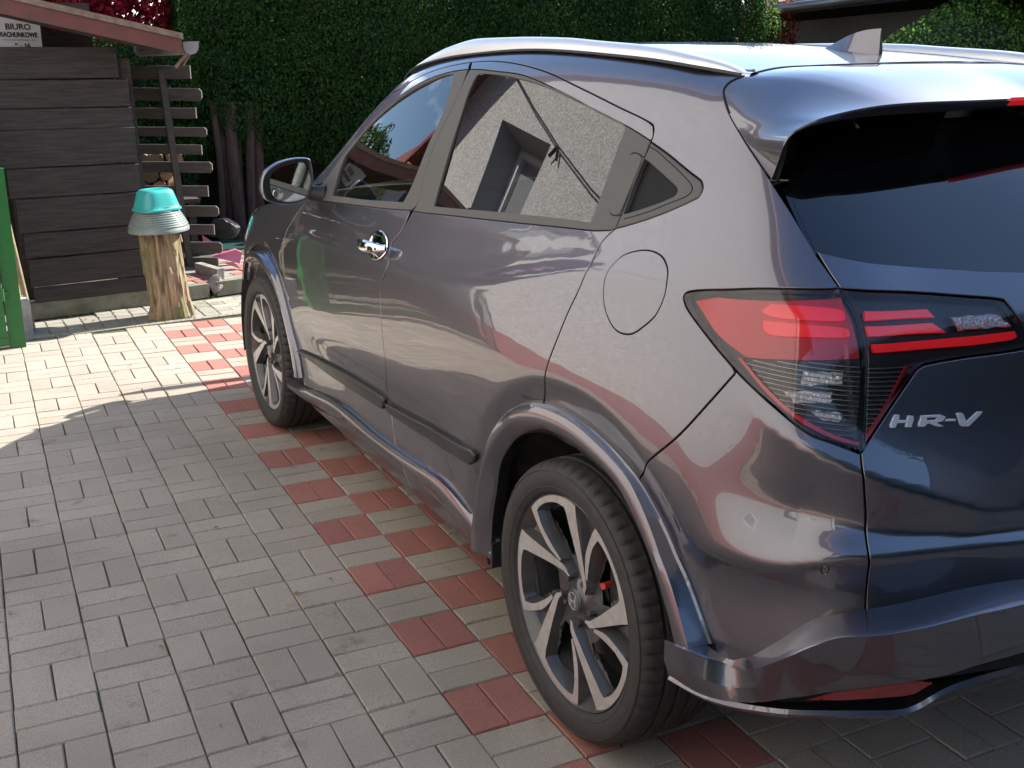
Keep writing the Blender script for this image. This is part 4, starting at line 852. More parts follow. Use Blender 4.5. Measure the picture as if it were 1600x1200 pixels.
# shark fin
fin = [(.236,1.598,.006),(.205,1.608,.014),(.175,1.620,.018),(.145,1.631,.018),(.115,1.639,.016),(.085,1.644,.013),(.058,1.646,.010),(.034,1.6465,.005)]
V = []; F = []; npf = 9
for y, zt, wd in fin:
    zb = 1.586; 
    for k in range(npf):
        f = -1+2*k/(npf-1); h = (1-abs(f)**1.3)**.8
        V.append((math.copysign(abs(f)**.8, f)*(wd*(1-h)+.004*h)*1.25, y+(.02*(1-h) if False else -.006*(1-h)), zb+(zt-zb)*h))
for i in range(len(fin)-1):
    for k in range(npf-1): F.append((i*npf+k, i*npf+k+1, (i+1)*npf+k+1, (i+1)*npf+k))
F.append(tuple((len(fin)-1)*npf+k for k in range(npf)))
link('shark_fin_antenna', mesh('shark_fin_antenna', V, F, smooth=True, sharp=45), M['paint'], car)
# door mirrors
def door_mirror(s):
    R = empty('door_mirror', parent=car)
    out = [(-.993,1.213),(-.955,1.228),(-.905,1.2365),(-.862,1.235),(-.848,1.222),(-.842,1.17),(-.848,1.13),(-.868,1.088),(-.905,1.074),(-.952,1.072),(-1.0,1.082),(-1.030,1.10),(-1.040,1.14),(-1.028,1.185)]
    P2 = np.array(catmull(out, 4, True)); c = P2.mean(0); V = []; n = len(P2)
    for y, sc in ((1.893,.93),(1.892,.97),(1.897,1.0),(1.92,1.0),(1.95,.97),(1.985,.86),(2.01,.66),(2.02,.35),(2.022,.02)):
        for p in P2: q_ = c+(p-c)*sc; V.append((q_[0]*1.0+(.03*(y-1.9) if True else 0), y+(.10*(q_[0]+.84)), q_[1]))
    F = [(i*n+k, i*n+(k+1) % n, (i+1)*n+(k+1) % n, (i+1)*n+k) for i in range(8) for k in range(n)]
    V = np.array(V)*[s,1,1]; F = F if s == 1 else [tuple(reversed(f)) for f in F]
    link('mirror_housing', mesh('mirror_housing', V, F, smooth=True, sharp=60), M['paint'], R)
    gl = [(-.985,1.203),(-.945,1.216),(-.885,1.224),(-.862,1.195),(-.851,1.155),(-.858,1.12),(-.880,1.088),(-.93,1.081),(-.985,1.088),(-1.005,1.12),(-1.006,1.165)]
    G = np.array(catmull(gl, 4, True)); gc = G.mean(0); m_ = len(G)
    tilt = lambda a, b_: 1.893+.10*(a+.84)+.006
    V = [(gc[0], tilt(*gc), gc[1])]+[(a, tilt(a, b_), b_) for a, b_ in G]
    F = [(0, k+1, (k+1) % m_+1) for k in range(m_)]
    link('mirror_glass', mesh('mirror_glass', np.array(V)*[s,1,1], F), M['chrome_m'], R)
    V = [(p[0], 1.8935+.10*(p[0]+.84), p[1]) for p in (c+(P2-c)*.975)]+[(p[0], tilt(*p)+.001, p[1]) for p in gc+(P2-c)*.80]
    k = len(P2); F = [(i, (i+1) % k, k+(i+1) % k, k+i) for i in range(k)]
    link('mirror_bezel', mesh('mirror_bezel', np.array(V)*[s,1,1], F, smooth=True), M['black'], R)
    b = MB(); b.lathe([(0,.002),(.019,.001),(.0205,-.001)], 24, 'z'); o = b.build('blind_spot_mirror', M['chrome_m'], R, sharp=40); o.rotation_euler = (math.radians(90), 0, math.radians(5)*s); o.location = (-.980*s, 1.880, 1.112)
    b = MB(); b.tube([(-.80*s,1.90,1.10),(-.84*s,1.915,1.105),(-.88*s,1.93,1.12)], [.035,.028,.025], 10); b.build('mirror_stalk', M['black'], R, sharp=50)
M['chrome_m'] = mat('mirror_silver', (.62,.68,.66), rough=.02, metal=1.0)
for s in (1, -1): door_mirror(s)
# front door handles with bright cups
for s in (1, -1):
    hx = -.869
    H = empty('door_handle', parent=fd[0 if s == 1 else 1])
    b = MB(); 
    prof = [(.052,.003),(.050,.0055),(.046,.0045),(.030,.002),(.0,.001)]
    V = []; n = 28
    for r, h in prof:
        for k in range(n):
            a = 2*math.pi*k/n; yy, zz = 1.222+r*math.cos(a)*1.60, 1.013+r*math.sin(a)*.86; V.append((s*(bodyx(yy, zz)-h), yy, zz))
    F = [(i*n+k, i*n+(k+1) % n, (i+1)*n+(k+1) % n, (i+1)*n+k) for i in range(4) for k in range(n)]
    link('handle_cup', mesh('handle_cup', V, F, smooth=True), M['chrome'], H)
    V = []; ks = 14
    for t in np.linspace(0, 1, 25):
        yy = 1.335-.235*t; w_ = math.sin(math.pi*min(1, max(0, .06+t*.90)))**.6; hh = .0175*w_+.002; dd = .008+.022*math.sin(math.pi*t)**.5
        for k in range(ks):
            a = 2*math.pi*k/ks; V.append((s*(hx-dd-.011*math.cos(a)*w_), yy, 1.008+.012*t+hh*math.sin(a)))
    F = [(i*ks+k, i*ks+(k+1) % ks, (i+1)*ks+(k+1) % ks, (i+1)*ks+k) for i in range(24) for k in range(ks)]
    if s == -1: F = [tuple(reversed(f)) for f in F]
    link('handle_bar', mesh('handle_bar', V, F, smooth=True), M['chrome'], H)
    b = MB()
    for yy in (1.165,1.14): b.box((s*(hx-.0395), yy, 1.015), (.006,.005,.013))
    b.build('touch_sensor', M['black'], H)
# wheels
def hook():
    # machined face of one spoke in (r, deg), deg relative to its own sector
    outer = [(.060,146,1),(.068,140,0),(.085,135,0),(.123,116,0),(.172,105.3,0),(.225,99.5,0),(.253,98,1),(.2555,90,0),(.2555,80,0),(.2555,68,0),(.2555,56,0),(.254,46.5,1),(.235,45.6,0),(.202,44.6,0),(.156,44.2,0),(.120,49,0),(.100,55,1),(.101,60,1),(.125,54.8,0),(.148,51.9,0),(.196,49.6,0),(.236,51.5,1),(.2395,57,0),(.240,66,0),(.238,77,0),(.232,86,1),(.217,88,0),(.178,92,0),(.129,101,0),(.098,111,0),(.075,126,0),(.058,137,1)]
    P = [(r*math.cos(math.radians(a)), r*math.sin(math.radians(a)), c) for r, a, c in outer]
    n = len(P); cs = [i for i in range(n) if P[i][2]]; out = []
    for a, b in zip(cs, cs[1:]+[cs[0]+n]):
        pts = [np.array(P[k % n][:2]) for k in range(a, b+1)]
        q = catmull(pts, 4) if len(pts) > 2 else pts
        out += [tuple(p) for p in q[:-1]]
    return out
HOOK = hook()
def fill(poly, rot):
    c, s_ = math.cos(rot), math.sin(rot); Q = [(c*a-s_*b, s_*a+c*b) for a, b in poly]
    V2 = [Vector(q) for q in Q]; E = [(i, (i+1) % len(Q)) for i in range(len(Q))]
    vo, eo, fo, *_ = delaunay_2d_cdt(V2, E, [], 1, 1e-7)
    return Q, [(v.x, v.y) for v in vo], [tuple(f) for f in fo]
def make_wheel():
    # local: axis along x, outside at -x, centre at origin; front of rim face at x=-.096 from wheel middle plane
    R = empty('wheel', parent=car)
    XM = 0.0
    # tyre
    prof = [(.252,.080),(.2605,.0925),(.2640,.1005),(.270,.106),(.292,.1125),(.315,.1115),(.328,.104),(.3345,.094),(.3375,.0845),(.3395,.074),(.3400,.064)]
    g = [(.333,.0625),(.333,.0535),(.3410,.0520),(.3412,.0260),(.334,.0245),(.334,.0145),(.3414,.0130)]
    half = prof+g; full = half+[(r, -x) for r, x in reversed(half)]
    n = 300; V = []; 
    for r, x in full:
        for k in range(n):
            rr_ = r; ph = k % 5
            ax = abs(x)
            if ax > .0640 and r > .325 and ph == 0: rr_ = r-.0065*(1 if r > .334 else .6)
            a = 2*math.pi*(k+(1.2*(x/.1) if ax < .08 else 1.0*np.sign(x)))/n
            V.append((x, rr_*math.cos(a), rr_*math.sin(a)))
    F = [(i*n+k, i*n+(k+1) % n, (i+1)*n+(k+1) % n, (i+1)*n+k) for i in range(len(full)-1) for k in range(n)]
    t = link('tyre', mesh('tyre', V, F, smooth=True, sharp=38), M['tyre'], R)
    # raised sidewall rings and lettering blocks
    b = MB(); b.lathe([(.2755,-.1070),(.2765,-.1092),(.279,-.1098),(.2805,-.1086)], 96, 'x'); b.lathe([(.3165,-.1112),(.3175,-.1125),(.319,-.1116)], 96, 'x'); b.build('sidewall_rib', M['tyre'], t, sharp=50)
    # rim: lip, barrel, dark centre
    b = MB(); b.lathe([(.2600,-.092),(.2597,-.0965),(.2585,-.0975),(.2565,-.0950),(.2500,-.088),(.2360,-.074),(.226,-.04),(.222,.06),(.235,.085)], 96, 'x'); rm = b.build('rim', M['rimdark'], R, sharp=40)
    # machined hooks
    XF_ = -.0975
    def depth(r): return XF_+.020*max(0, (1-r/.25))**1.3+.002
    for k in range(5):
        Q, V2, F2 = fill(HOOK, math.radians(72*k)); V = [(depth(math.hypot(a, b_)), a, b_) for a, b_ in V2]; m_ = len(V)
        F3 = []
        for f in F2:
            a, b_, c_ = [Vector(V[i]) for i in f[:3]]; F3.append(f if (b_-a).cross(c_-a).x < 0 else tuple(reversed(f)))
        f_ = link('spoke_face', mesh('spoke_face', V, F3, smooth=False), M['rimface'], R)
        # dark flanks under each machined face
        q = len(Q); V = []; 
        for dx, gr in ((.0008, 0), (.008, .003), (.030, .010)):
            for i in range(q):
                a, b_ = Q[i]; p0, p1 = Q[i-1], Q[(i+1) % q]; tx, ty = p1[0]-p0[0], p1[1]-p0[1]; l_ = math.hypot(tx, ty)+1e-9
                r_ = math.hypot(a, b_); sgn = 1
                ar = sum(Q[j][0]*Q[(j+1) % q][1]-Q[(j+1) % q][0]*Q[j][1] for j in range(q)); sgn = 1 if ar > 0 else -1
                nx, ny = ty/l_*sgn, -tx/l_*sgn
                w_ = gr if r_ < .245 else 0
                V.append((depth(r_)+dx, a+nx*w_, b_+ny*w_))
        F = [(i*q+j, i*q+(j+1) % q, (i+1)*q+(j+1) % q, (i+1)*q+j) for i in range(2) for j in range(q)]
        link('spoke', mesh('spoke', V, F, smooth=True, sharp=45), M['rimdark'], R)
    # recessed web with five open windows
    na, nr_ = 180, 22; V = []; rs = np.linspace(.035, .246, nr_); ok = {}
    for i, r in enumerate(rs):
        for k in range(na):
            a = 2*math.pi*k/na; sec = (math.degrees(a)-0) % 72   # sector of the first hook spans 98..45 deg
            ph = (math.degrees(a)-24) % 72                       # 0 at 24 deg
            tw = ph/72
            x = -.058-.020*(r/.25)+.018*math.sin(math.pi*tw)*(r/.2)
            V.append((x+.012*(r < .05), r*math.cos(a), r*math.sin(a)))
            lo_, hi_ = 31, 62
            edge_lo = 36-14*(r-.12)/.12; edge_hi = 66-4*(r-.12)/.12+30*max(0,(.16-r)/.08)
            ok[(i, k)] = not (.105 < r < .234 and edge_lo < ph < edge_hi)
    F = []
    for i in range(nr_-1):
        for k in range(na):
            k2 = (k+1) % na
            if ok[(i, k)] or ok[(i+1, k2)]: F.append((i*na+k, (i+1)*na+k, (i+1)*na+k2, i*na+k2))
    link('rim_web', mesh('rim_web', V, F, smooth=True, sharp=40), M['rimdark'], R)
    b = MB(); b.lathe([(0,-.083),(.027,-.0825),(.0295,-.080),(.031,-.074),(.040,-.066),(.060,-.060),(.075,-.056)], 40, 'x'); b.build('hub_cap', M['rimdark'], R, sharp=40)
    # H emblem
    b = MB()
    for sy in (-1, 1):
        b.add([(-.0835,sy*.0075,-.013),(-.0835,sy*.0115,-.013),(-.0835,sy*.0145,.014),(-.0835,sy*.0100,.014),(-.0860,sy*.0080,-.0125),(-.0860,sy*.0110,-.0125),(-.0860,sy*.0140,.0135),(-.0860,sy*.0105,.0135)], [(4,5,6,7) if sy == 1 else (7,6,5,4),(0,1,5,4),(1,2,6,5),(2,3,7,6),(3,0,4,7)])
    b.box((-.0848,0,.000), (.0024,.018,.0045)); b.lathe([(.0195,-.0835),(.0200,-.0855),(.0212,-.0855),(.0216,-.0835)], 32, 'x'); b.build('hub_emblem', M['rimface'], R, sharp=30)
    for k in range(5):
        a = math.radians(72*k+48); b = MB(); b.lathe([(0,-.078),(.007,-.0775),(.0085,-.074),(.0088,-.050)], 6, 'x', (0, .057*math.cos(a), .057*math.sin(a))); b.build('wheel_nut', M['disc'], R, sharp=30)
    b = MB(); b.lathe([(.07,-.038),(.078,-.030),(.140,-.028),(.141,-.018),(.07,-.018)], 64, 'x'); b.build('brake_disc', M['disc'], R, sharp=40)
    b = MB(); b.lathe([(.226,.045),(0,.045)], 48, 'x'); b.build('brake_backplate', M['shell'], R)
    return R
wheel0 = make_wheel()
def copy_tree(o, parent=None):
    c_ = o.copy(); COL.objects.link(c_)
    if parent is not None: c_.parent = parent
    for ch in list(o.children): copy_tree(ch, c_)
    return c_
wheels = [(-.771,0,0,4),(-.771,2.61,0,-31),(.771,0,1,20),(.771,2.61,1,50)]
for i, (x, y, fl, sp) in enumerate(wheels):
    w_ = wheel0 if i == 0 else copy_tree(wheel0)
    w_.location = (x, y, .341); w_.rotation_euler = (math.radians(-sp if not fl else sp), 0, math.pi if fl else 0)
    b = MB(); b.box((x+(-.002 if not fl else .002), y-.115, .392), (.07,.062,.16)); cal = b.build('brake_caliper', M['rimdark'], car, sharp=30)
    b = MB(); b.tube([(x+(-.05 if not fl else .05), y-.105, .425),(x+(-.075 if not fl else .075), y-.112, .428)], .008, 8); b.build('bleed_cap', M['rustred'], cal)
# cabin
b = MB(); b.box((0,2.72,.66), (1.30,1.10,.42)); b.box((0,2.22,.80), (1.36,.10,.44)); b.build('engine_bay_filler', M['shell'], car)  # unseen filler boxes, added to stop sunlight passing under the bonnet
b = MB(); b.box((0,1.0,.32), (1.45,2.6,.08)); b.build('cabin_floor', M['shell'], car)
b = MB(); V, F = [], []
dp = [(1.72,.72),(1.70,.93),(1.74,1.02),(1.84,1.06),(2.05,1.07),(2.10,.6)]
b.add([(x, y, z) for x in (-.70,.70) for y, z in dp], [(k, k+1, k+7, k+6) for k in range(5)]+[tuple(range(6)), tuple(range(11,5,-1))]); b.build('dashboard', M['black'], car, sharp=40)
b = MB(); b.tube([(-.36+.185*math.cos(a), 1.56-.05*math.sin(a), .98+.175*math.sin(a)) for a in np.linspace(0, 2*math.pi, 33)], .015, 8, cap=False); b.tube([(-.36,1.58,.97),(-.36,1.72,.90)], .03, 10); b.box((-.36,1.565,.975), (.13,.03,.10)); b.box((-.36,1.565,.975), (.34,.02,.03)); b.build('steering_wheel', M['black'], car, sharp=40)
for s, y in ((-.37,.98),(.37,.98),(-.37,.08),(.37,.08)):
    sq = empty('seat', (s, y, 0), parent=car)
    def cush(name, pts, w, bulge):
        V = []; n = len(pts); ws = np.linspace(-1, 1, 9)
        for q in ws:
            k_ = 1-.25*abs(q)**4; c = np.mean(pts, 0)
            for p in pts: pp = c+(np.array(p)-c)*k_; V.append((q*w, pp[0], pp[1]))
        F = [(i*n+k, i*n+(k+1) % n, (i+1)*n+(k+1) % n, (i+1)*n+k) for i in range(8) for k in range(n)]+[tuple(range(n)), tuple(8*n+k for k in reversed(range(n)))]
        link(name, mesh(name, V, F, smooth=True, sharp=60), M['seat'], sq)
    cush('seat_base', catmull([(-.22,.50),(-.25,.58),(-.1,.62),(.2,.66),(.28,.62),(.27,.52)], 3, True), .25, 0)
    cush('seat_back', catmull([(-.24,.60),(-.34,.9),(-.40,1.18),(-.36,1.22),(-.28,1.17),(-.20,.9),(-.12,.64)], 3, True), .24, 0)
    cush('headrest', catmull([(-.42,1.25),(-.43,1.38),(-.38,1.41),(-.34,1.36),(-.34,1.25)], 3, True), .13, 0)
b = MB(); b.tube([(0,1.50,1.44),(0,1.46,1.38)], .008, 6); b.box((0,1.45,1.365), (.24,.025,.07)); b.build('interior_mirror', M['black'], car)
# ------------------------------------------------------------------ paving
GY = -.0267; GO = (1.0814, -2.2428); CELL = .1992
def g2w(gx, gy):
    dx, dy = gx-GO[0], gy-GO[1]; c, s = math.cos(GY), math.sin(GY)
    return dx*c-dy*s, dx*s+dy*c
def stone_mat(name, colA, colB, speck, moss=.0, dirt=(.10,.085,.065)):
    m = bpy.data.materials.new(name); m.use_nodes = True; n, l = m.node_tree.nodes, m.node_tree.links; p = n['Principled BSDF']
    p.inputs['Roughness'].default_value = .85; p.inputs['Specular IOR Level'].default_value = .25
    g = n.new('ShaderNodeNewGeometry'); oi = n.new('ShaderNodeObjectInfo')
    ad = n.new('ShaderNodeMath'); ad.operation = 'ADD'; l.new(g.outputs['Random Per Island'], ad.inputs[0]); l.new(oi.outputs['Random'], ad.inputs[1])
    fr = n.new('ShaderNodeMath'); fr.operation = 'FRACT'; l.new(ad.outputs[0], fr.inputs[0])
    mx = n.new('ShaderNodeMix'); mx.data_type = 'RGBA'; mx.inputs['A'].default_value = (*colA, 1); mx.inputs['B'].default_value = (*colB, 1); l.new(fr.outputs[0], mx.inputs['Factor'])
    def noise(sc, det=4, ro=.6):
        t = n.new('ShaderNodeTexNoise'); t.inputs['Scale'].default_value = sc; t.inputs['Detail'].default_value = det; t.inputs['Roughness'].default_value = ro
        l.new(g.outputs['Position'], t.inputs['Vector']); return t
    def ramp(src, a, b):
        r = n.new('ShaderNodeMapRange'); r.inputs['From Min'].default_value = a; r.inputs['From Max'].default_value = b; l.new(src, r.inputs['Value']); return r.outputs['Result']
    def mixc(fac, a, bcol, mode='MIX'):
        k = n.new('ShaderNodeMix'); k.data_type = 'RGBA'; k.blend_type = mode; l.new(fac, k.inputs['Factor']); l.new(a, k.inputs['A']); k.inputs['B'].default_value = (*bcol, 1); return k.outputs['Result']
    big = noise(1.1, 5); c = mixc(ramp(big.outputs['Fac'], .45, .75), mx.outputs['Result'], tuple(.62*x for x in colA))
    st = noise(7, 6, .7); c = mixc(ramp(st.outputs['Fac'], .60, .80), c, dirt)
    fine = noise(260, 3, .8); c = mixc(ramp(fine.outputs['Fac'], .46, .70), c, tuple(.42*x for x in colA))
    sp = n.new('ShaderNodeTexVoronoi'); sp.inputs['Scale'].default_value = 260; l.new(g.outputs['Position'], sp.inputs['Vector'])
    sr = n.new('ShaderNodeMapRange'); sr.inputs['From Min'].default_value = .16; sr.inputs['From Max'].default_value = .06; l.new(sp.outputs['Distance'], sr.inputs['Value'])
    rs = n.new('ShaderNodeSeparateColor'); l.new(sp.outputs['Color'], rs.inputs[0]); gt = n.new('ShaderNodeMath'); gt.operation = 'GREATER_THAN'; gt.inputs[1].default_value = .80; l.new(rs.outputs[0], gt.inputs[0])
    mu = n.new('ShaderNodeMath'); mu.operation = 'MULTIPLY'; l.new(sr.outputs['Result'], mu.inputs[0]); l.new(gt.outputs[0], mu.inputs[1])
    c = mixc(mu.outputs[0], c, speck)
    if moss:
        ms = noise(2.3, 5, .7); c = mixc(ramp(ms.outputs['Fac'], .55, .75), c, (.13,.15,.075))
    l.new(c, p.inputs['Base Color'])
    b = n.new('ShaderNodeBump'); b.inputs['Distance'].default_value = .0016; nb = noise(330, 4, .8); l.new(nb.outputs['Fac'], b.inputs['Height']); l.new(b.outputs['Normal'], p.inputs['Normal'])
    return m
MG = stone_mat('grey_concrete_paver', (.425,.375,.308), (.350,.308,.255), (.55,.52,.47))
MR = stone_mat('red_concrete_paver', (.430,.185,.150), (.340,.145,.120), (.50,.33,.27))
MBE = stone_mat('beige_concrete', (.36,.335,.285), (.30,.28,.235), (.5,.47,.42), moss=1)
MSAND = mat('jointing_sand', (.085,.078,.062), rough=1.0, noise=.6, scale=9, col2=(.055,.070,.028), bump=.003, bscale=140)
def paver_geo(w, d, h=.06, seed=0, c=.0030):
    # a brick-shaped stone with a worn chamfer; about 40 triangles
    r = random.Random(seed); V = []
    def ring(ins, z, jit=0):
        x, y = w/2-ins, d/2-ins; pts = [(-x,-y),(0,-y),(x,-y),(x,0),(x,y),(0,y),(-x,y),(-x,0)]
        return [(a+r.uniform(-jit,jit), b+r.uniform(-jit,jit), z+r.uniform(-jit*.3,jit*.3)) for a, b in pts]
    V = ring(0, -h)+ring(0, -.0045, .0006)+ring(c, 0, .0010)
    F = [(i*8+k, i*8+(k+1) % 8, (i+1)*8+(k+1) % 8, (i+1)*8+k) for i in range(2) for k in range(8)]+[tuple(range(16, 24))]
    return V, F
PV = [[], []]
for s in range(5):
    V, F = paver_geo(CELL/2-.0034, CELL-.0034, seed=s); me = mesh('paver', V, F); PV[0].append((me, V, F))
    V, F = paver_geo(CELL-.0034, CELL/2-.0034, seed=s+9); me = mesh('paver', V, F); PV[1].append((me, V, F))
PMESH = {}
for k in (0, 1):
    for i, (me, V, F) in enumerate(PV[k]):
        for nm, m in (('g', MG), ('r', MR)):
            q = me.copy(); q.name = 'paver'; q.materials.append(m); PMESH[(k, i, nm)] = q
ground = link('ground', mesh('ground', [(-300,-300,-.09),(300,-300,-.09),(300,300,-.09),(-300,300,-.09)], [(0,1,2,3)]), mat('garden_soil', (.12,.10,.075), rough=1, noise=.5, scale=3, col2=(.06,.075,.03), bump=.02, bscale=20)); tag(ground, kind='structure')
def edge_y(x): return 4.98+.095*x            # front edge of the flush edging strip
bed = link('paving', mesh('paving', [(-3.0,-9,-.0085),(7.6,-9,-.0085),(7.6,edge_y(7.6),-.0085),(-3.0,edge_y(-3.0),-.0085)], [(0,1,2,3)]), MSAND); tag(bed, kind='structure')
cam_o = SC.camera; cmi = cam_o.matrix_world.inverted()
def pix(p):
    q = cmi @ Vector(p)
    if q.z > -.05: return None
    f = 1675.43; return 800-f*q.x/q.z*1.0, 600+f*q.y/q.z
todo = []
for i in range(-24, 36):
    for j in range(-37, 62):
        vert = (i+j) % 2 == 0
        red = vert and 0 <= i <= 2
        for h in (0, 1):
            if vert: gx, gy = (i+.25+.5*h)*CELL, -(j+.5)*CELL
            else: gx, gy = (i+.5)*CELL, -(j+.25+.5*h)*CELL
            x, y = g2w(gx, gy)
            if x < -2.95 or x > 7.5 or y < -8.9 or y > edge_y(x)-.05: continue
            px_ = pix((x, y, 0)); area = 0
            if px_ and -60 < px_[0] < 1660 and 450 < px_[1] < 1260 and not (-.72 < x < .80 and -.30 < y < 3.3):
                d = (Vector((x, y, 0))-cam_o.matrix_world.translation).length; area = 1/d**3
            todo.append((area, x, y, 0 if vert else 1, red))
todo.sort(key=lambda t: -t[0])
BV = {'g': ([], []), 'r': ([], [])}
for idx, (area, x, y, k, red) in enumerate(todo):
    rx, ry, rz, dz = random.gauss(0,.0045), random.gauss(0,.0045), GY+random.gauss(0,.005), random.uniform(-.0016,.0010)
    dx_, dy_ = random.gauss(0,.0006), random.gauss(0,.0006); c_ = 'r' if red else 'g'; v = random.randrange(5)
    if idx < 290 and area > 0:
        o = bpy.data.objects.new('paver', PMESH[(k, v, c_)]); COL.objects.link(o); o.parent = bed
        o.location = (x+dx_, y+dy_, dz); o.rotation_euler = (rx, ry, rz)
    else:
        V, F = PV[k][v][1:]; R = Matrix.Rotation(rz, 3, 'Z') @ Matrix.Rotation(rx, 3, 'X') @ Matrix.Rotation(ry, 3, 'Y')
        b0 = len(BV[c_][0]); BV[c_][0].extend([tuple(R @ Vector(p)+Vector((x+dx_, y+dy_, dz))) for p in V]); BV[c_][1].extend([tuple(a+b0 for a in f) for f in F])
for c_, m in (('g', MG), ('r', MR)):
    o = link('pavers', mesh('pavers', *BV[c_]), m, bed); tag(o, kind='stuff')
# edging strip and the apron of small pavers in front of the shed
def edge_box(p, q, w, h, z, name, m, parent=None, kind=None):
    p, q = Vector((*p, 0)), Vector((*q, 0)); d = (q-p); L_ = d.length; a = math.atan2(d.y, d.x)
    b = MB(); k = max(1, int(L_/1.0)); 
    for i in range(k):
        b.box(((i+.5)*L_/k, w/2, -h/2), (L_/k-.005, w, h))
    V = [Matrix.Rotation(a, 3, 'Z') @ Vector(v)+Vector((p.x, p.y, z)) for v in b.V]
    o = link(name, mesh(name, V, b.F), m, parent); 
    if kind: tag(o, kind=kind)
    return o
edge_box((-3, edge_y(-3)-.02), (7.5, edge_y(7.5)-.02), .055, .12, .004, 'edging_strip', MBE, kind='structure')
apron = link('shed_apron', mesh('shed_apron', [(-3,edge_y(-3),-.012),(3.5,edge_y(3.5),-.012),(3.5,7.0,-.012),(-3,5.9,-.012)], [(0,1,2,3)]), mat('apron_bedding', (.20,.185,.155), rough=1, noise=.4, scale=20, bump=.003)); tag(apron, kind='structure')
def curb_y(x): return 5.725+.235*x if x < -.9 else 5.46+.23*(x+.9)
cv, cf = [], []; napr = 0
ang = math.atan2(.16, 1)
small, smallF = paver_geo(.100, .098, seed=31); longp, longF = paver_geo(.196, .098, seed=33)
sm = mesh('paver', small, smallF); sm.materials.append(MBE); lm_ = mesh('paver', longp, longF); lm_.materials.append(MG)
for r in range(0, 8):
    y0 = 4.93+.103*r
    u = -2.3
    while u < 3.2:
        big = u > -.62; w_ = .2 if big else .104
        uu = u+w_/2+(.1 if big and r % 2 else 0)
        if big and r % 2 and u-w_ <= -.62: 
            o = bpy.data.objects.new('paver', sm); COL.objects.link(o); o.parent = apron; o.location = (u+.05, y0+.095*(u+.05)+.145, 0); o.rotation_euler = (0,0,.095)
            if not (edge_y(u)+.085 < o.location.y < curb_y(u)-.055): bpy.data.objects.remove(o)
        x = uu; y = y0+.095*uu+.10+.045; 
        if edge_y(x)+.085 < y < curb_y(x)-.055 and -2.3 < x < 2.9:
            vis = -1.75 < x < .1 
            o = bpy.data.objects.new('paver', lm_ if big else sm); COL.objects.link(o); o.parent = apron; o.location = (x, y, random.uniform(-.003,.001)); o.rotation_euler = (random.gauss(0,.01), random.gauss(0,.01), math.atan(.095)+random.gauss(0,.01))
        u += w_
# low kerb, raised paving behind it
M_KERB = mat('weathered_concrete', (.20,.19,.155), rough=.9, noise=.5, scale=12, col2=(.11,.115,.07), bump=.003, bscale=60)
def kerb(p, q, h, w):
    p, q = Vector((*p,0)), Vector((*q,0)); d = q-p; a = math.atan2(d.y, d.x); b = MB(); b.box((d.length/2, w/2, h/2), (d.length-.006, w, h+.0))
    V = [Matrix.Rotation(a, 3, 'Z') @ Vector(v)+p for v in b.V]; return V, b.F
kb = link('raised_kerb', mesh('raised_kerb', *kerb((-.42, curb_y(-.42)), (3.4, curb_y(3.4)), .10, .06)), M_KERB); tag(kb, 'long weathered concrete kerb edging the raised paving behind the car', 'kerb')
tp = link('terrace', mesh('terrace', [(-.9,5.6,.088),(3.4,6.55,.088),(3.4,7.15,.088),(-.9,7.0,.088)], [(0,1,2,3)]), MSAND); tag(tp, kind='structure')
lr = {}
for nm, m in (('g', MBE), ('r', MR)):
    me = mesh('paver', *paver_geo(.196,.096,seed=40)); me.materials.append(m); lr[nm] = me
for r in range(0, 9):
    for k in range(0, 14):
        x = -.85+.2*k+(.1 if r % 2 else 0); y = curb_y(x)+.125+.1*r
        if y > 6.9: continue
        o = bpy.data.objects.new('paver', lr['r' if (k*3+r*2) % 5 < 2 else 'g']); COL.objects.link(o); o.parent = tp; o.location = (x, y, .10+random.uniform(-.004,.002)); o.rotation_euler = (random.gauss(0,.012), random.gauss(0,.012), .226)
# concrete chunk at the kerb end
def rock(name, c, s, m, seed, label=None, cat='stone'):
    r = random.Random(seed); bm = bmesh.new(); bmesh.ops.create_icosphere(bm, subdivisions=3, radius=1)
    ph = [(Vector((r.uniform(-1,1), r.uniform(-1,1), r.uniform(-1,1))).normalized(), r.uniform(.55,.85)) for _ in range(12)]
    for v in bm.verts:
        for n_, d in ph:
            k = v.co.dot(n_)-d
            if k > 0: v.co -= n_*k*.9
        v.co = Vector((v.co.x*s[0], v.co.y*s[1], v.co.z*s[2]))
    me = bpy.data.meshes.new(name); bm.to_mesh(me); bm.free(); o = link(name, me, m, loc=c); tag(o, label, cat) if label else None; return o
M_CONC = mat('pale_broken_concrete', (.33,.31,.28), rough=.9, noise=.5, scale=18, bump=.006, bscale=50)
rock('concrete_lump', (-.40,5.63,.06), (.065,.075,.085), M_CONC, 3, 'broken pale lump of concrete at the end of the low kerb', 'stone')
b = MB(); b.box((0,0,0), (.055,.34,.07)); o = b.build('kerb_offcut', M_CONC, loc=(-.40,5.86,.135)); o.rotation_euler = (0,0,.25); tag(o, 'narrow pale concrete offcut lying on the raised paving by the lump', 'concrete')

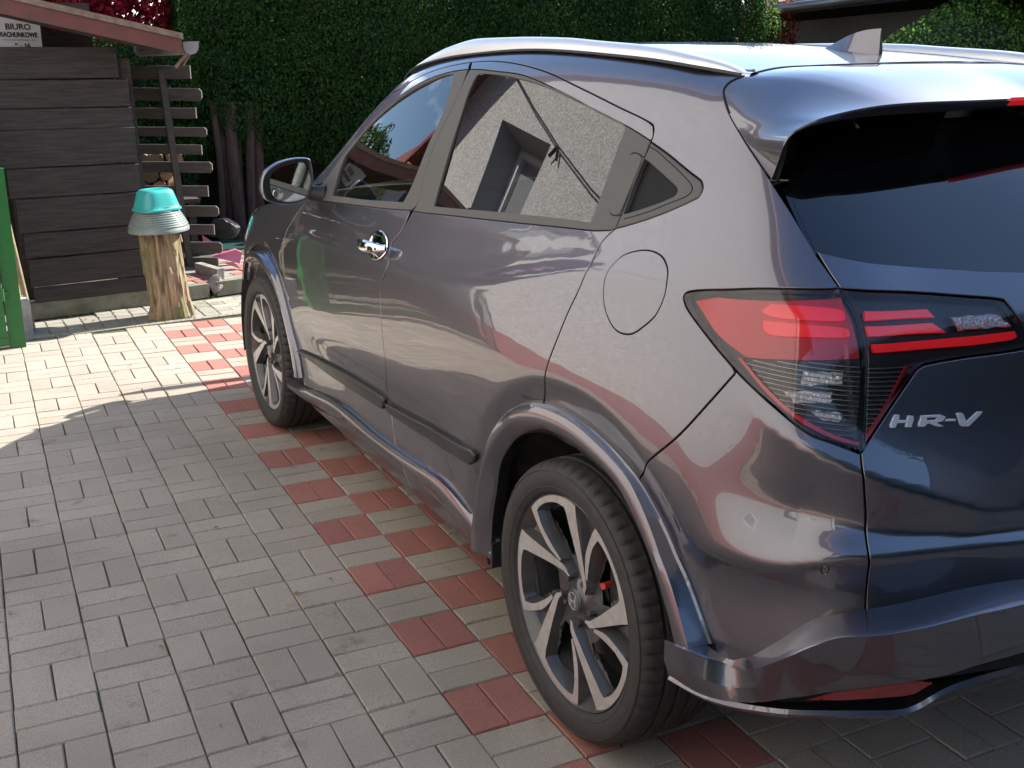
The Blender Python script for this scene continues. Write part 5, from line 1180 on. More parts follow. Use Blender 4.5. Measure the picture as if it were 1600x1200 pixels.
# ------------------------------------------------------------------ shed
M_DARKWOOD = mat('dark_stained_wood', (.020,.015,.014), rough=.75, noise=.8, scale=5, col2=(.046,.036,.031), bump=.0022, bscale=22, stretch=(1,4,14), detail=8)
M_GREYWOOD = mat('weathered_dark_wood', (.060,.050,.044), rough=.85, noise=.6, scale=7, col2=(.10,.09,.078), bump=.003, bscale=30, stretch=(1.2,6,14), detail=8)
M_RAWWOOD = mat('raw_wood', (.33,.22,.12), rough=.8, noise=.5, scale=8, col2=(.20,.12,.06), bump=.002, bscale=30, stretch=(2,12,12))
M_ROOFRED = mat('red_brown_sheet', (.16,.050,.042), rough=.45, noise=.5, scale=9, col2=(.10,.045,.035), bump=.001, bscale=40)
M_ROOFTOP = mat('weathered_verge_trim', (.24,.175,.125), rough=.7, noise=.6, scale=16, col2=(.14,.095,.07), bump=.002, bscale=60)
shed = empty('garden_shed', (0,0,0)); tag(shed, 'low garden shed of wide dark brown boards under a sloping red-brown roof', 'shed')
FA = Vector((-1.62,5.36,0)); FB = Vector((-.885,5.475,0)); FD = (FB-FA).normalized(); FN = Vector((FD.y, -FD.x, 0))   # facing the camera
FANG = math.atan2(FD.y, FD.x)
def plank(name, p0, p1, z0, z1, t, m, parent, tilt=0, seed=0, rnd0=False, rnd1=False, face=0.0):
    # a board from p0 to p1 (plan points), its lower and upper edge at z0, z1; slightly waney edges, eased corners
    r = random.Random(seed); p0, p1 = Vector(p0), Vector(p1); L_ = (p1-p0).length; n = 9; V = []; F = []
    hz = (z1-z0)/2; zc = (z0+z1)/2
    for i in range(n):
        f = i/(n-1); s = L_*f; h = hz
        ex = 0
        if rnd1 and i == n-1: h = hz*.55
        if rnd1 and i == n-2: s = L_-hz*.45
        j = r.uniform(-.0012,.0012); c = .003
        for (y_, z_) in ((-t/2,-h+c),(-t/2,h-c),(-t/2+c,h),(t/2-c,h),(t/2,h-c),(t/2,-h+c),(t/2-c,-h),(-t/2+c,-h)):
            V.append((s, y_, zc+z_+j+tilt*(f-.5)*L_))
    F = [(i*8+k, (i+1)*8+k, (i+1)*8+(k+1) % 8, i*8+(k+1) % 8) for i in range(n-1) for k in range(8)]+[tuple(range(8)), tuple((n-1)*8+k for k in reversed(range(8)))]
    d = p1-p0; o = link(name, mesh(name, V, F), m, parent); o.location = (p0.x, p0.y, 0); o.rotation_euler = (0, 0, math.atan2(d.y, d.x)); return o
zt = [1.655,1.470,1.300,1.168,.945,.760,.545,.384,.204,.098]
for i in range(9):
    x0 = [-.22,-.20,-.16,-.10,-.06,-.03,-.01,0.0,.012][i]; x1 = [-.075,-.020,-.012,-.006,.0,.006,.01,.012,.012][i]
    a = FA+FD*x0+FN*(.004*(i % 2)); b_ = FB+FD*x1+FN*(.004*(i % 2))
    plank('plank', a, b_, zt[i+1]+(.006 if i != 1 else .004), zt[i]-.002+(.008 if i in (0,3) else 0), .022, M_DARKWOOD, shed, tilt=[.012,.006,.0,.004,-.006,.002,-.004,.006,.0][i], seed=i)
# plinth
V, F = kerb((FA.x-.04, FA.y-.015), (FB.x+.03, FB.y-.0), .105, .10); link('plinth', mesh('plinth', V, F), M_KERB, shed)
V, F = kerb((FB.x+.04, FB.y-.005), (-.47, curb_y(-.47)), .095, .07); link('plinth', mesh('plinth', V, F), M_KERB, shed)
# posts, side and back walls of the shed
def post(c, w, z0, z1, m, parent, name='post', lean=(0,0)):
    b = MB(); x, y = c; V = [(x-w/2,y-w/2,z0),(x+w/2,y-w/2,z0),(x+w/2,y+w/2,z0),(x-w/2,y+w/2,z0)]; V += [(a+lean[0], b_+lean[1], z1) for a, b_, _ in V]
    b.add(V, [(0,3,2,1),(4,5,6,7),(0,1,5,4),(1,2,6,5),(2,3,7,6),(3,0,4,7)]); return b.build(name, m, parent)
post((FB.x-.03, FB.y+.06), .08, 0, 1.60, M_DARKWOOD, shed); post((FA.x+.03, FA.y+.75), .07, 0, 1.85, M_DARKWOOD, shed); post((-2.85,5.2), .08, 0, 2.1, M_DARKWOOD, shed)
b = MB()
for k in range(10): b.box((-1.95, 6.95, .10+.2*k), (2.1,.02,.192))
for k in range(10): b.box((-2.98, 6.1, .10+.2*k), (.02,1.8,.192))
for k in range(8): b.box((-.93, 6.35, .10+.2*k), (.02,1.1,.192))
o = b.build('wall_boards', M_DARKWOOD, shed); tag(o, kind='stuff')
# roof: slopes down to the right
RX0, RX1, RY0, RY1 = -3.0, -.60, 5.22, 7.05
rz = lambda x: 1.700-.212*(x+.60)
b = MB(); th = .02
b.add([(RX0,RY0,rz(RX0)),(RX1,RY0,rz(RX1)),(RX1,RY1,rz(RX1)),(RX0,RY1,rz(RX0)),(RX0,RY0,rz(RX0)+th),(RX1,RY0,rz(RX1)+th),(RX1,RY1,rz(RX1)+th),(RX0,RY1,rz(RX0)+th)], [(0,3,2,1),(4,5,6,7),(1,2,6,5),(2,3,7,6),(3,0,4,7),(0,1,5,4)])
b.build('roof_deck', M_RAWWOOD, shed)
def slopebox(name, x0, x1, y0, y1, zo0, zo1, m):
    b = MB(); b.add([(x0,y0,rz(x0)+zo0),(x1,y0,rz(x1)+zo0),(x1,y1,rz(x1)+zo0),(x0,y1,rz(x0)+zo0),(x0,y0,rz(x0)+zo1),(x1,y0,rz(x1)+zo1),(x1,y1,rz(x1)+zo1),(x0,y1,rz(x0)+zo1)], [(0,3,2,1),(4,5,6,7),(0,1,5,4),(1,2,6,5),(2,3,7,6),(3,0,4,7)]); return b.build(name, m, shed)
slopebox('fascia', RX0, RX1-.004, RY0-.028, RY0-.003, -.075, .012, M_ROOFRED); slopebox('verge_trim', RX0, RX1+.006, RY0-.040, RY0+.06, .014, .050, M_ROOFTOP)
slopebox('roof_sheet', RX0, RX1+.01, RY0+.062, RY1, .022, .034, M_ROOFRED); slopebox('rafter', -2.9, -.72, RY0+.10, RY0+.15, -.085, -.002, M_DARKWOOD)
for k in range(5): slopebox('soffit_board', -1.15, -.70, RY0+.02+.085*k+.155, RY0+.10+.085*k+.155, -.014, -.004, M_RAWWOOD)
# gutter end and bracket at the low eave
M_GUT = mat('grey_painted_gutter', (.26,.25,.25), rough=.45, noise=.3, scale=20)
gut = empty('gutter', parent=shed)
b = MB(); pts = [(-.048,.03),(-.046,-.01),(-.030,-.036),(.0,-.046),(.030,-.036),(.046,-.01),(.052,.034),(.058,.036)]
V = [(x_, y_, z_) for y_ in (RY0-.01, RY1) for x_, z_ in pts]; b.add(V, [(k, k+1, k+9, k+8) for k in range(7)]+[tuple(range(8))]); b.build('gutter_trough', M_GUT, gut, loc=(-.545,0,1.668))
b = MB(); b.tube([(-.565,5.24,1.63),(-.60,5.26,1.59),(-.635,5.28,1.545)], .011, 8); b.tube([(-.545,5.26,1.63),(-.585,5.29,1.56)], .009, 8); b.build('gutter_bracket', mat('rusty_bracket', (.22,.15,.11), rough=.7, noise=.4, scale=30), gut, sharp=40)
# office sign inside the open gable, partly behind the top board
M_SIGN = mat('white_sign', (.74,.75,.78), rough=.35); M_INK = mat('black_print', (.02,.02,.025), rough=.5)
sign = empty('office_sign', (-1.57,5.58,1.70), FANG); tag(sign, 'white office sign with black lettering above the top board of the shed', 'sign')
b = MB(); b.box((.0,0,0), (.40,.006,.30)); b.build('sign_plate', M_SIGN, sign)
def text(body, size, loc, parent, m, name='lettering', bold=0.0, width=.1):
    cu = bpy.data.curves.new(name, 'FONT'); cu.body = body; cu.size = size; cu.align_x = 'CENTER'; cu.extrude = .0006; cu.offset = bold
    t = bpy.data.objects.new('tmp_text', cu); COL.objects.link(t); bpy.context.view_layer.update()
    me = bpy.data.meshes.new_from_object(t); me.name = name; bpy.data.objects.remove(t); o = link(name, me, m, parent); o.location = loc; o.rotation_euler = (math.pi/2, 0, 0); k = width/max(o.dimensions.x, 1e-4) if o.dimensions.x else 1; xs = [v.co.x for v in me.vertices]; ys = [v.co.y for v in me.vertices]; o.scale = (width/(max(xs)-min(xs)), size/(max(ys)-min(ys)), 1); return o
text('BIURO', .036, (.070,-.0048,.064), sign, M_INK, bold=.0008, width=.145); text('RACHUNKOWE', .031, (.070,-.0048,.020), sign, M_INK, bold=.0012, width=.215)
text('rozliczenia  deklaracje  ZUS', .010, (.070,-.0048,.000), sign, M_INK, width=.20); text('9 - 16', .026, (.085,-.0048,-.040), sign, M_INK, bold=.0008, width=.09)
# things showing through the gap at the left end of the boards
M_POLE = mat('dry_bamboo', (.30,.25,.14), rough=.7, noise=.5, scale=12, stretch=(6,6,1))
for k, (xa, ya, xb, yb, zb) in enumerate([(-1.655,5.03,-1.79,5.22,1.35),(-1.690,5.05,-1.82,5.25,1.28),(-1.675,5.08,-1.80,5.28,1.42)]):
    b = MB(); b.tube([(xa,ya,0),((xa+xb)/2+.004,(ya+yb)/2,zb/2),(xb,yb,zb)], [.014,.013,.011], 8); o = b.build('garden_pole', M_POLE, sharp=50); tag(o, ['middle thin tan garden pole between the gate and the shed', 'leftmost thin tan garden pole between the gate and the shed', 'rightmost thin tan garden pole between the gate and the shed'][k], 'pole', 'poles leaning beside the gate')
b = MB(); b.box((0,0,.11), (.09,.22,.22)); o = b.build('concrete_block', mat('whitewashed_block', (.50,.47,.44), rough=.85, noise=.4, scale=14, bump=.002), loc=(-1.72,5.02,-.01)); o.rotation_euler = (0,0,.1); tag(o, 'small whitewashed concrete block at the foot of the green gate', 'block')

# slat screen at the right of the shed
scr = empty('slat_screen', (0,0,0)); tag(scr, 'gappy screen of dark horizontal wooden slats with uneven ends beside the shed', 'fence')
SD = Vector((.88,-.475,0)).normalized(); ends = [(296,105,125,0),(323,138,157,1),(305,168,184,0),(331,197,211,1),(315,223,238,0),(341,250,267,1),(326,287,304,0),(352,319,336,1),(337,348,364,0),(357,377,395,1),(344,402,418,0)]
def vz(v): return 1.552-(v-106)*.00467
for k, (u, va, vb, rd_) in enumerate(ends):
    xe = -.362+(u-296)*.00262-(.0009*k*3); pe = Vector((xe, 6.16-.0, 0)); pe.y = 6.16-.02*k*.0
    z1, z0 = vz(va), vz(vb); z0 = max(z0, .06)
    plank('slat', pe-SD*(.60+.06*(k % 3)), pe, z0, z1, .022, M_GREYWOOD, scr, seed=50+k, rnd1=bool(rd_), tilt=random.Random(k).uniform(-.01,.01))
pc = Vector((-.362,6.16,0))
for f, w in ((.42,.055),(.12,.045)):
    p = pc-SD*f+Vector((.02,.045,0)); post((p.x, p.y), w, .02, 1.52, M_GREYWOOD, scr, lean=(-.10 if f < .3 else -.05, 0))
# odds and ends behind the screen: cut logs, stakes, bag, pink plastic
M_LOG = mat('log_end', (.16,.12,.08), rough=.85, noise=.4, scale=10)
woodpile = empty('log_pile', (0,0,0)); tag(woodpile, 'pile of pale split firewood stacked behind the slat screen', 'firewood')
r_ = random.Random(5)
for row in range(4):
    for k in range(4):
        b = MB(); rr = r_.uniform(.045,.065); x0 = -.86+.12*k+r_.uniform(-.01,.01)+(.06 if row % 2 else 0); z0 = .60+.105*row
        z0 = z0-.05
        b.tube([(x0, 6.62+r_.uniform(-.03,.03), z0),(x0+.05, 6.95, z0+.01)], rr, 7); b.build('log', M_LOG if r_.random() < .6 else M_RAWWOOD, woodpile, sharp=30)
post((-.86,6.75), .05, 0, .55, M_DARKWOOD, woodpile); post((-.30,6.8), .05, 0, .55, M_DARKWOOD, woodpile); b = MB(); b.box((-.58,6.78,.55), (.62,.34,.03)); b.build('shelf', M_DARKWOOD, woodpile)
for k, (x0, x1, zz) in enumerate([(-.60,-.70,.62),(-.50,-.62,.60),(-.42,-.50,.58)]):
    b = MB(); b.tube([(x0,6.50,.0),(x1,6.62,zz)], .016, 6); o = b.build('wooden_stake', M_RAWWOOD, sharp=40); tag(o, ['leftmost pale wooden stake leaning behind the dark slats','middle pale wooden stake leaning behind the dark slats','rightmost pale wooden stake leaning behind the dark slats'][k], 'stake', 'stakes leaning behind the slat screen')
pink = mat('pink_plastic', (.52,.17,.28), rough=.35)
pk = empty('pink_plastic_sheet'); b = MB(); b.add([(-.335,6.32,.325),(-.175,6.28,.20),(-.33,6.30,.19),(-.335,6.326,.325),(-.175,6.286,.20),(-.33,6.306,.19)], [(0,2,1),(3,4,5),(0,1,4,3),(1,2,5,4),(2,0,3,5)]); b.build('torn_flap', pink, pk); b = MB(); b.add([(-.30,6.22,.175),(-.115,6.20,.215),(-.065,6.22,.185),(-.095,6.20,.105),(-.29,6.26,.175),(-.115,6.24,.219),(-.065,6.25,.189),(-.095,6.24,.109)], [(0,3,2,1),(4,5,6,7),(0,1,5,4),(1,2,6,5),(2,3,7,6),(3,0,4,7)]); b.build('torn_flap', pink, pk); b = MB(); b.add([(-.26,6.05,.15),(-.17,6.05,.112),(-.14,5.98,.104),(-.19,6.0,.16)], [(0,1,2,3)]); b.build('torn_flap', pink, pk)
tag(pk, 'crumpled pink plastic sheet sticking out between the lowest slats', 'plastic')
rock('black_sack', (-.03,6.95,.28), (.14,.11,.11), mat('black_polythene', (.015,.016,.02), rough=.3, bump=.01, bscale=14), 11, 'stuffed black plastic sack on the ground behind the slats', 'bag')
rock('dark_stone', (.24,7.15,.16), (.07,.06,.06), M_CONC, 12, 'pale rounded stone near the foot of the hedge trunks', 'stone')
b = MB(); b.box((.10,7.2,.09), (.9,.5,.02)); o = b.build('plastic_mat', mat('dark_green_plastic', (.01,.045,.035), rough=.5)); tag(o, 'dark sheet lying on the ground behind the slat screen', 'sheet')

# ------------------------------------------------------------------ stump with two upturned bowls
SX, SY = -.828, 5.075
def stump():
    n = 128; m_ = 64; V = []; r_ = random.Random(2); H = .60
    from mathutils import noise as mn
    for i in range(m_+1):
        z = H*i/m_
        for k in range(n):
            a = 2*math.pi*k/n; r = .128-.006*z+.014*max(0,.12-z)/.12
            p = Vector((math.cos(a)*2.2, math.sin(a)*2.2, z*1.6))
            r += .012*mn.fractal(p*1.6, 1, 2, 4)
            cr = mn.fractal(Vector((math.cos(a)*7, math.sin(a)*7, z*1.1+9)), .9, 2, 4); r -= .016*max(0, cr-.08)**.7*(1 if cr > .08 else 0)
            if mn.noise(Vector((math.cos(a)*1.8+4, math.sin(a)*1.8, z*3))) > .12: r -= .010   # bark gone
            V.append((r*math.cos(a)+(.012*(z/H)*-1), r*math.sin(a), z))
    F = [(i*n+k, i*n+(k+1) % n, (i+1)*n+(k+1) % n, (i+1)*n+k) for i in range(m_) for k in range(n)]+[tuple(m_*n+k for k in range(n))]
    m = bpy.data.materials.new('old_stump_wood'); m.use_nodes = True; nn, l = m.node_tree.nodes, m.node_tree.links; p = nn['Principled BSDF']; p.inputs['Roughness'].default_value = .9
    t = nn.new('ShaderNodeTexCoord'); mp = nn.new('ShaderNodeMapping'); mp.inputs['Scale'].default_value = (26,26,4.5); l.new(t.outputs['Object'], mp.inputs['Vector'])
    n1 = nn.new('ShaderNodeTexNoise'); n1.inputs['Scale'].default_value = 1; n1.inputs['Detail'].default_value = 7; n1.inputs['Distortion'].default_value = .6; l.new(mp.outputs['Vector'], n1.inputs['Vector'])
    r = nn.new('ShaderNodeValToRGB'); e = r.color_ramp.elements; e[0].position = .30; e[0].color = (.07,.05,.03,1); e[1].position = .72; e[1].color = (.46,.36,.25,1)
    for ps, c in ((.42,(.20,.145,.085,1)),(.52,(.30,.225,.14,1)),(.60,(.36,.23,.15,1))): q = e.new(ps); q.color = c
    l.new(n1.outputs['Fac'], r.inputs['Fac'])
    n2 = nn.new('ShaderNodeTexNoise'); n2.inputs['Scale'].default_value = 5; n2.inputs['Detail'].default_value = 5; l.new(t.outputs['Object'], n2.inputs['Vector'])
    mr = nn.new('ShaderNodeMapRange'); mr.inputs['From Min'].default_value = .45; mr.inputs['From Max'].default_value = .68; l.new(n2.outputs['Fac'], mr.inputs['Value'])
    mx_ = nn.new('ShaderNodeMix'); mx_.data_type = 'RGBA'; l.new(mr.outputs['Result'], mx_.inputs['Factor']); l.new(r.outputs['Color'], mx_.inputs['A']); mx_.inputs['B'].default_value = (.13,.13,.05,1)
    l.new(mx_.outputs['Result'], p.inputs['Base Color'])
    b_ = nn.new('ShaderNodeBump'); b_.inputs['Distance'].default_value = .006; l.new(n1.outputs['Fac'], b_.inputs['Height']); l.new(b_.outputs['Normal'], p.inputs['Normal'])
    o = link('tree_stump', mesh('tree_stump', V, F, smooth=True, sharp=60), m, loc=(SX, SY, 0)); o.rotation_euler = (0, math.radians(-2.5), 0); tag(o, 'upright cracked log post with peeling bark standing in front of the shed', 'stump')
stump()
gb = MB(); prof = [(.180,.555),(.186,.556),(.187,.575),(.181,.580)]
for k in range(9): z = .588+.013*k; rr = .180-.0052*k-(.00016*k*k*1.5); prof += [(rr, z),(rr+.0022, z+.004),(rr+.0015, z+.008)]
prof += [(.126,.712),(.110,.722),(0,.724)]
gb.lathe(prof, 96, 'z'); go = gb.build('grey_ribbed_bowl', mat('grey_green_plastic', (.20,.245,.225), rough=.38, noise=.3, scale=14), sharp=60, loc=(SX-.012, SY, .0)); go.rotation_euler = (0, math.radians(-2), 0); tag(go, 'large upturned grey ribbed plastic bowl on top of the log post, under the turquoise one', 'bowl')
tb = MB(); 
def sqr(prof, n=96, p=3.2):
    V = []
    for r, z in prof:
        for k in range(n):
            a = 2*math.pi*k/n; q = (abs(math.cos(a))**p+abs(math.sin(a))**p)**(-1/p); V.append((r*q*math.cos(a), r*q*math.sin(a)*.9, z))
    m_ = len(prof); F = [(i*n+k, i*n+(k+1) % n, (i+1)*n+(k+1) % n, (i+1)*n+k) for i in range(m_-1) for k in range(n)]+[tuple((m_-1)*n+k for k in range(n))]
    return V, F
V, F = sqr([(.132,.688),(.138,.690),(.138,.700),(.130,.704),(.124,.722),(.113,.760),(.103,.795),(.096,.808),(.082,.817),(.060,.819),(.058,.8175)])
to = link('turquoise_bowl', mesh('turquoise_bowl', V, F, smooth=True, sharp=50), mat('turquoise_plastic', (.035,.36,.31), rough=.28, noise=.12, scale=9, col2=(.05,.33,.33)), loc=(SX-.012, SY, 0)); to.rotation_euler = (0, math.radians(-2), math.radians(20)); tag(to, 'turquoise plastic tub upturned on the grey bowl on the log post', 'tub')
b = MB(); b.add([(-.018,0,0),(.016,0,.003),(.018,.006,.034),(-.014,.006,.036)], [(0,1,2,3)]); s = b.build('price_sticker', mat('peeling_white_sticker', (.6,.62,.62), rough=.6), to); s.location = (-.060,-.1105,.705); s.rotation_euler = (-.25,0,-.40)

# ------------------------------------------------------------------ green gate beside the shed
M_GREEN = mat('green_gate_paint', (.012,.145,.030), rough=.38, noise=.3, scale=14, col2=(.02,.11,.03), bump=.0004, bscale=40)
gate = empty('green_gate', (-1.77,4.66,0)); tag(gate, 'bright green sheet metal gate at the left edge beside the shed', 'gate')
b = MB(); b.box((0,0,.505), (.085,.06,1.01)); b.build('gate_post', M_GREEN, gate)
b = MB()
for k in range(22): b.box((-.12-.048*k,-.02,.50), (.003,.003,.88))
for k in range(18): b.box((-.63,-.017,.08+.05*k), (1.15,.003,.003))
o = b.build('wire_mesh', mat('green_wire', (.02,.06,.025), rough=.5), gate); tag(o, kind='stuff')
for z in (.05,.95): b = MB(); b.box((-.63,-.035,z), (1.165,.03,.045)); b.build('gate_rail', M_GREEN, gate)
for x in (-.07,-1.20): b = MB(); b.box((x,-.036,.5), (.04,.028,.86)); b.build('gate_stile', M_GREEN, gate)
for z in (.28,.76): b = MB(); b.tube([(-.048,-.045,z),(-.048,-.045,z+.07)], .012, 10); b.box((-.035,-.035,z+.035),(.04,.02,.03)); b.build('hinge', M_GREEN, gate, sharp=40)

# ------------------------------------------------------------------ foliage
def leaves(name, P, N, size, mats, parent, seed=0, aspect=1.7, jitter=.8, kind='stuff', droop=0.0, fold=.25):
    # thousands of small folded leaves: P points, N facing directions
    r = np.random.default_rng(seed); n = len(P)
    D = N+r.normal(0, jitter, (n, 3)); D /= np.linalg.norm(D, axis=1)[:,None]
    up = np.tile(np.array([0,0,1.]), (n,1))*(1-2*droop)+r.normal(0, .6, (n,3)); T = np.cross(D, up); T /= np.linalg.norm(T, axis=1)[:,None]+1e-9; B = np.cross(T, D)
    s = size*r.uniform(.6,1.35,n)[:,None]; w = s/aspect
    A0 = P-B*s*.5; A1 = P+T*w*.5+D*w*fold; A2 = P+B*s*.5; A3 = P-T*w*.5+D*w*fold
    V = np.stack([A0,A1,A2,A3],1).reshape(-1,3); me = bpy.data.meshes.new(name); me.vertices.add(4*n); me.vertices.foreach_set('co', V.ravel().astype(np.float32))
    me.loops.add(6*n); me.polygons.add(2*n); base = np.arange(n)[:,None]*4; L_ = (base+np.array([[0,1,2,0,2,3]])).ravel().astype(np.int32)
    me.loops.foreach_set('vertex_index', L_); me.polygons.foreach_set('loop_start', np.arange(2*n, dtype=np.int32)*3); me.polygons.foreach_set('loop_total', np.full(2*n, 3, np.int32))
    mi = np.repeat(r.choice(len(mats), n, p=np.array([1/len(mats)]*len(mats))), 2).astype(np.int32); me.polygons.foreach_set('material_index', mi); me.update(); me.validate()
    for m in mats: me.materials.append(m)
    o = bpy.data.objects.new(name, me); COL.objects.link(o)
    if parent: o.parent = parent
    if kind: o['kind'] = kind
    return o
def leafmat(name, c, rough=.5, tr=.35):
    m = bpy.data.materials.new(name); m.use_nodes = True; n, l = m.node_tree.nodes, m.node_tree.links; p = n['Principled BSDF']
    p.inputs['Roughness'].default_value = .65; p.inputs['Specular IOR Level'].default_value = .15
    g = n.new('ShaderNodeNewGeometry'); h = n.new('ShaderNodeHueSaturation'); h.inputs['Color'].default_value = (*c, 1)
    r = n.new('ShaderNodeMapRange'); r.inputs['To Min'].default_value = .55; r.inputs['To Max'].default_value = 1.45; l.new(g.outputs['Random Per Island'], r.inputs['Value']); l.new(r.outputs['Result'], h.inputs['Value'])
    l.new(h.outputs['Color'], p.inputs['Base Color']); t = n.new('ShaderNodeBsdfTranslucent'); l.new(h.outputs['Color'], t.inputs['Color'])
    mx_ = n.new('ShaderNodeMixShader'); mx_.inputs[0].default_value = tr; l.new(p.outputs[0], mx_.inputs[1]); l.new(t.outputs[0], mx_.inputs[2]); l.new(mx_.outputs[0], n['Material Output'].inputs['Surface'])
    return m
LT = [leafmat('thuja_deep_green', (.020,.060,.014)), leafmat('thuja_green', (.028,.085,.016)), leafmat('thuja_light_green', (.044,.105,.018)), leafmat('thuja_blue_green', (.018,.056,.020))]
LBR = leafmat('thuja_dry_brown', (.10,.055,.022))
LR = [leafmat('dark_red_leaf', (.26,.012,.022)), leafmat('red_leaf', (.38,.018,.035)), leafmat('pink_red_leaf', (.48,.04,.07)), leafmat('purple_leaf', (.14,.01,.018))]
M_BARK = mat('reddish_bark', (.105,.065,.052), rough=.95, noise=.6, scale=9, col2=(.045,.03,.026), bump=.008, bscale=16, stretch=(5,5,.8))
from mathutils import noise as MN
def hedge_pts(n, x0, x1, yf, z0, z1, seed, depth=.5, top=True):
    r = np.random.default_rng(seed); P = []; N = []
    x = r.uniform(x0, x1, n); z = z0+(z1-z0)*r.uniform(0, 1, n)**.95; d = r.exponential(.07, n)
    k = r.uniform(0,1,n) < .12; 
    off = np.array([.16*MN.fractal(Vector((a*1.3, seed, c*.9)), 1, 2, 3)+.07*MN.noise(Vector((a*5, 3.3, c*3.5))) for a, c in zip(x, z)])
    low = np.clip((z0+.35-z)/.35, 0, 1)*.12
    y = yf+off+np.clip(d, 0, depth)+low
    return np.stack([x, y, z], 1), np.tile([0,-1.,.15], (n,1))
hedge = empty('thuja_hedge', (3.2,8.3,0)); tag(hedge, 'tall dark green clipped thuja hedge filling the background behind the car', 'hedge')
hp = []; hn = []
r_ = np.random.default_rng(14); n = 13000; hp.append(np.stack([r_.uniform(-1.5,.02,n), 7.98+r_.exponential(.06,n)+.05*np.sin(r_.uniform(0,60,n)), r_.uniform(.25,1.78,n)], 1)); hn.append(np.tile([0,-1.,.1],(n,1)))
for args in ((105000,-.02,6.45,7.95,.66,2.75,1),):
    P, N = hedge_pts(*args); hp.append(P); hn.append(N)
# ends and top
r_ = np.random.default_rng(4); n = 9000
P = np.stack([np.where(r_.uniform(0,1,n) < .5, -.02+r_.exponential(.05,n), 6.45-r_.exponential(.05,n)), r_.uniform(7.95,8.9,n), r_.uniform(.7,2.75,n)], 1); hp.append(P); hn.append(np.where(P[:,:1] < 3, [-1.,0,.1], [1.,0,.1]))
n = 9000; P = np.stack([r_.uniform(0,6.4,n), r_.uniform(7.95,8.9,n), 2.75-r_.exponential(.06,n)], 1); hp.append(P); hn.append(np.tile([0,0,1.],(n,1)))
P = np.concatenate(hp)-np.array([3.2,8.3,0]); N = np.concatenate(hn)
leaves('foliage', P, N, .034, LT+LT[:3]+[LT[1]], hedge, seed=2, aspect=1.8, jitter=.75)
k = rng.choice(len(P), 700); leaves('dry_foliage', P[k]-[0,.03,0], N[k], .026, [LBR], hedge, seed=3)
b = MB(); b.box((.02,.32,1.30), (6.3,.50,2.75)); b.box((-3.95,.30,.83), (1.55,.40,1.75)); b.build('inner_shade', mat('hedge_inside', (.010,.014,.006), rough=1, noise=.5, scale=12, bump=.05, bscale=9), hedge)  # near-black boxes paint the shade inside the hedge and behind its trunks
for k in range(20):
    x = .24+.31*k if k > 5 else .20+.075*k; y = 8.02+.1*math.sin(k*2.1) if k > 5 else 7.98+.07*(k % 2); b = MB(); s = .030+.012*((k*7) % 3)
    b.tube([(x-3.2+.02*math.sin(z*3+k), y-8.3+.02*math.cos(z*2.3+k), z) for z in np.linspace(-.05, 1.25, 9)], [s*1.3]+[s]*8, 9); b.build('trunk', M_BARK, hedge, sharp=60)
# red tree behind the shed, red shrub by the garage, bushes
def blob_pts(n, c, R, seed, shell=.35, lump=.35):
    r = np.random.default_rng(seed); D = r.normal(0,1,(n,3)); D /= np.linalg.norm(D,axis=1)[:,None]
    f = np.array([1+lump*MN.fractal(Vector(d*1.7)+Vector((seed*3.1,0,0)), 1, 2, 3) for d in D])
    rad = f*(1-r.exponential(shell*.25, n)); rad = np.clip(rad, .1, 2)
    return np.array(c)+D*rad[:,None]*np.array(R), D
rt = empty('red_leaved_tree', (-.72,9.0,0)); tag(rt, 'dark red leaved tree rising behind the shed roof beside the hedge', 'tree')
P, N = blob_pts(24000, (.0,0,2.3), (.92,.7,1.1), 5, lump=.18); leaves('crown', P, N, .062, LR, rt, seed=6, aspect=1.5)
b = MB(); b.tube([(0,0,-.1),(.03,0,1.0),(-.02,.02,2.0)], [.09,.07,.05], 10)
for a in range(7): b.tube([(0,0,1.2+.1*a),(.45*math.cos(a*.9),.35*math.sin(a*.9),1.9+.12*a),(.9*math.cos(a*.9+.2),.6*math.sin(a*.9+.2),2.5+.1*a)], [.035,.022,.010], 6)
b.build('trunk', M_BARK, rt, sharp=60)
gs = empty('green_shrub', (-2.1,8.6,0)); tag(gs, 'light green leafy shrub behind the top of the shed roof at far left', 'shrub')
P, N = blob_pts(6000, (0,0,1.9), (.75,.6,.95), 8); leaves('crown', P, N, .07, [leafmat('fresh_green_leaf', (.09,.17,.03)), leafmat('mid_green_leaf', (.05,.11,.02))], gs, seed=9)
b = MB(); b.tube([(0,0,-.1),(0,0,1.6)], [.05,.03], 8); b.build('trunk', M_BARK, gs, sharp=60)
rs = empty('red_shrub', (7.35,9.1,0)); tag(rs, 'narrow reddish bronze shrub between the hedge and the dark garage', 'shrub')
P, N = blob_pts(5200, (0,0,1.55), (.55,.5,1.35), 12); leaves('crown', P, N, .06, [LR[0], leafmat('bronze_leaf', (.20,.05,.03)), leafmat('pale_bronze_leaf', (.34,.16,.12)), LR[3]], rs, seed=13)
b = MB(); b.tube([(0,0,-.1),(0,0,1.6)], [.04,.02], 8); b.build('trunk', M_BARK, rs, sharp=60)
gb2 = empty('slender_green_shrub', (6.62,8.25,0)); tag(gb2, 'slim bright green shrub at the right end of the tall hedge', 'shrub')
P, N = blob_pts(2600, (0,0,1.25), (.22,.3,1.25), 14); leaves('crown', P, N, .05, [leafmat('yellow_green_leaf', (.11,.19,.035)), LT[2]], gb2, seed=15)
b = MB(); b.tube([(0,0,-.1),(0,0,1.0)], [.02,.01], 6); b.build('trunk', M_BARK, gb2, sharp=60)
rb = empty('rounded_bush', (6.2,4.95,0)); tag(rb, 'big rounded clipped green bush in front of the garage at right', 'bush')
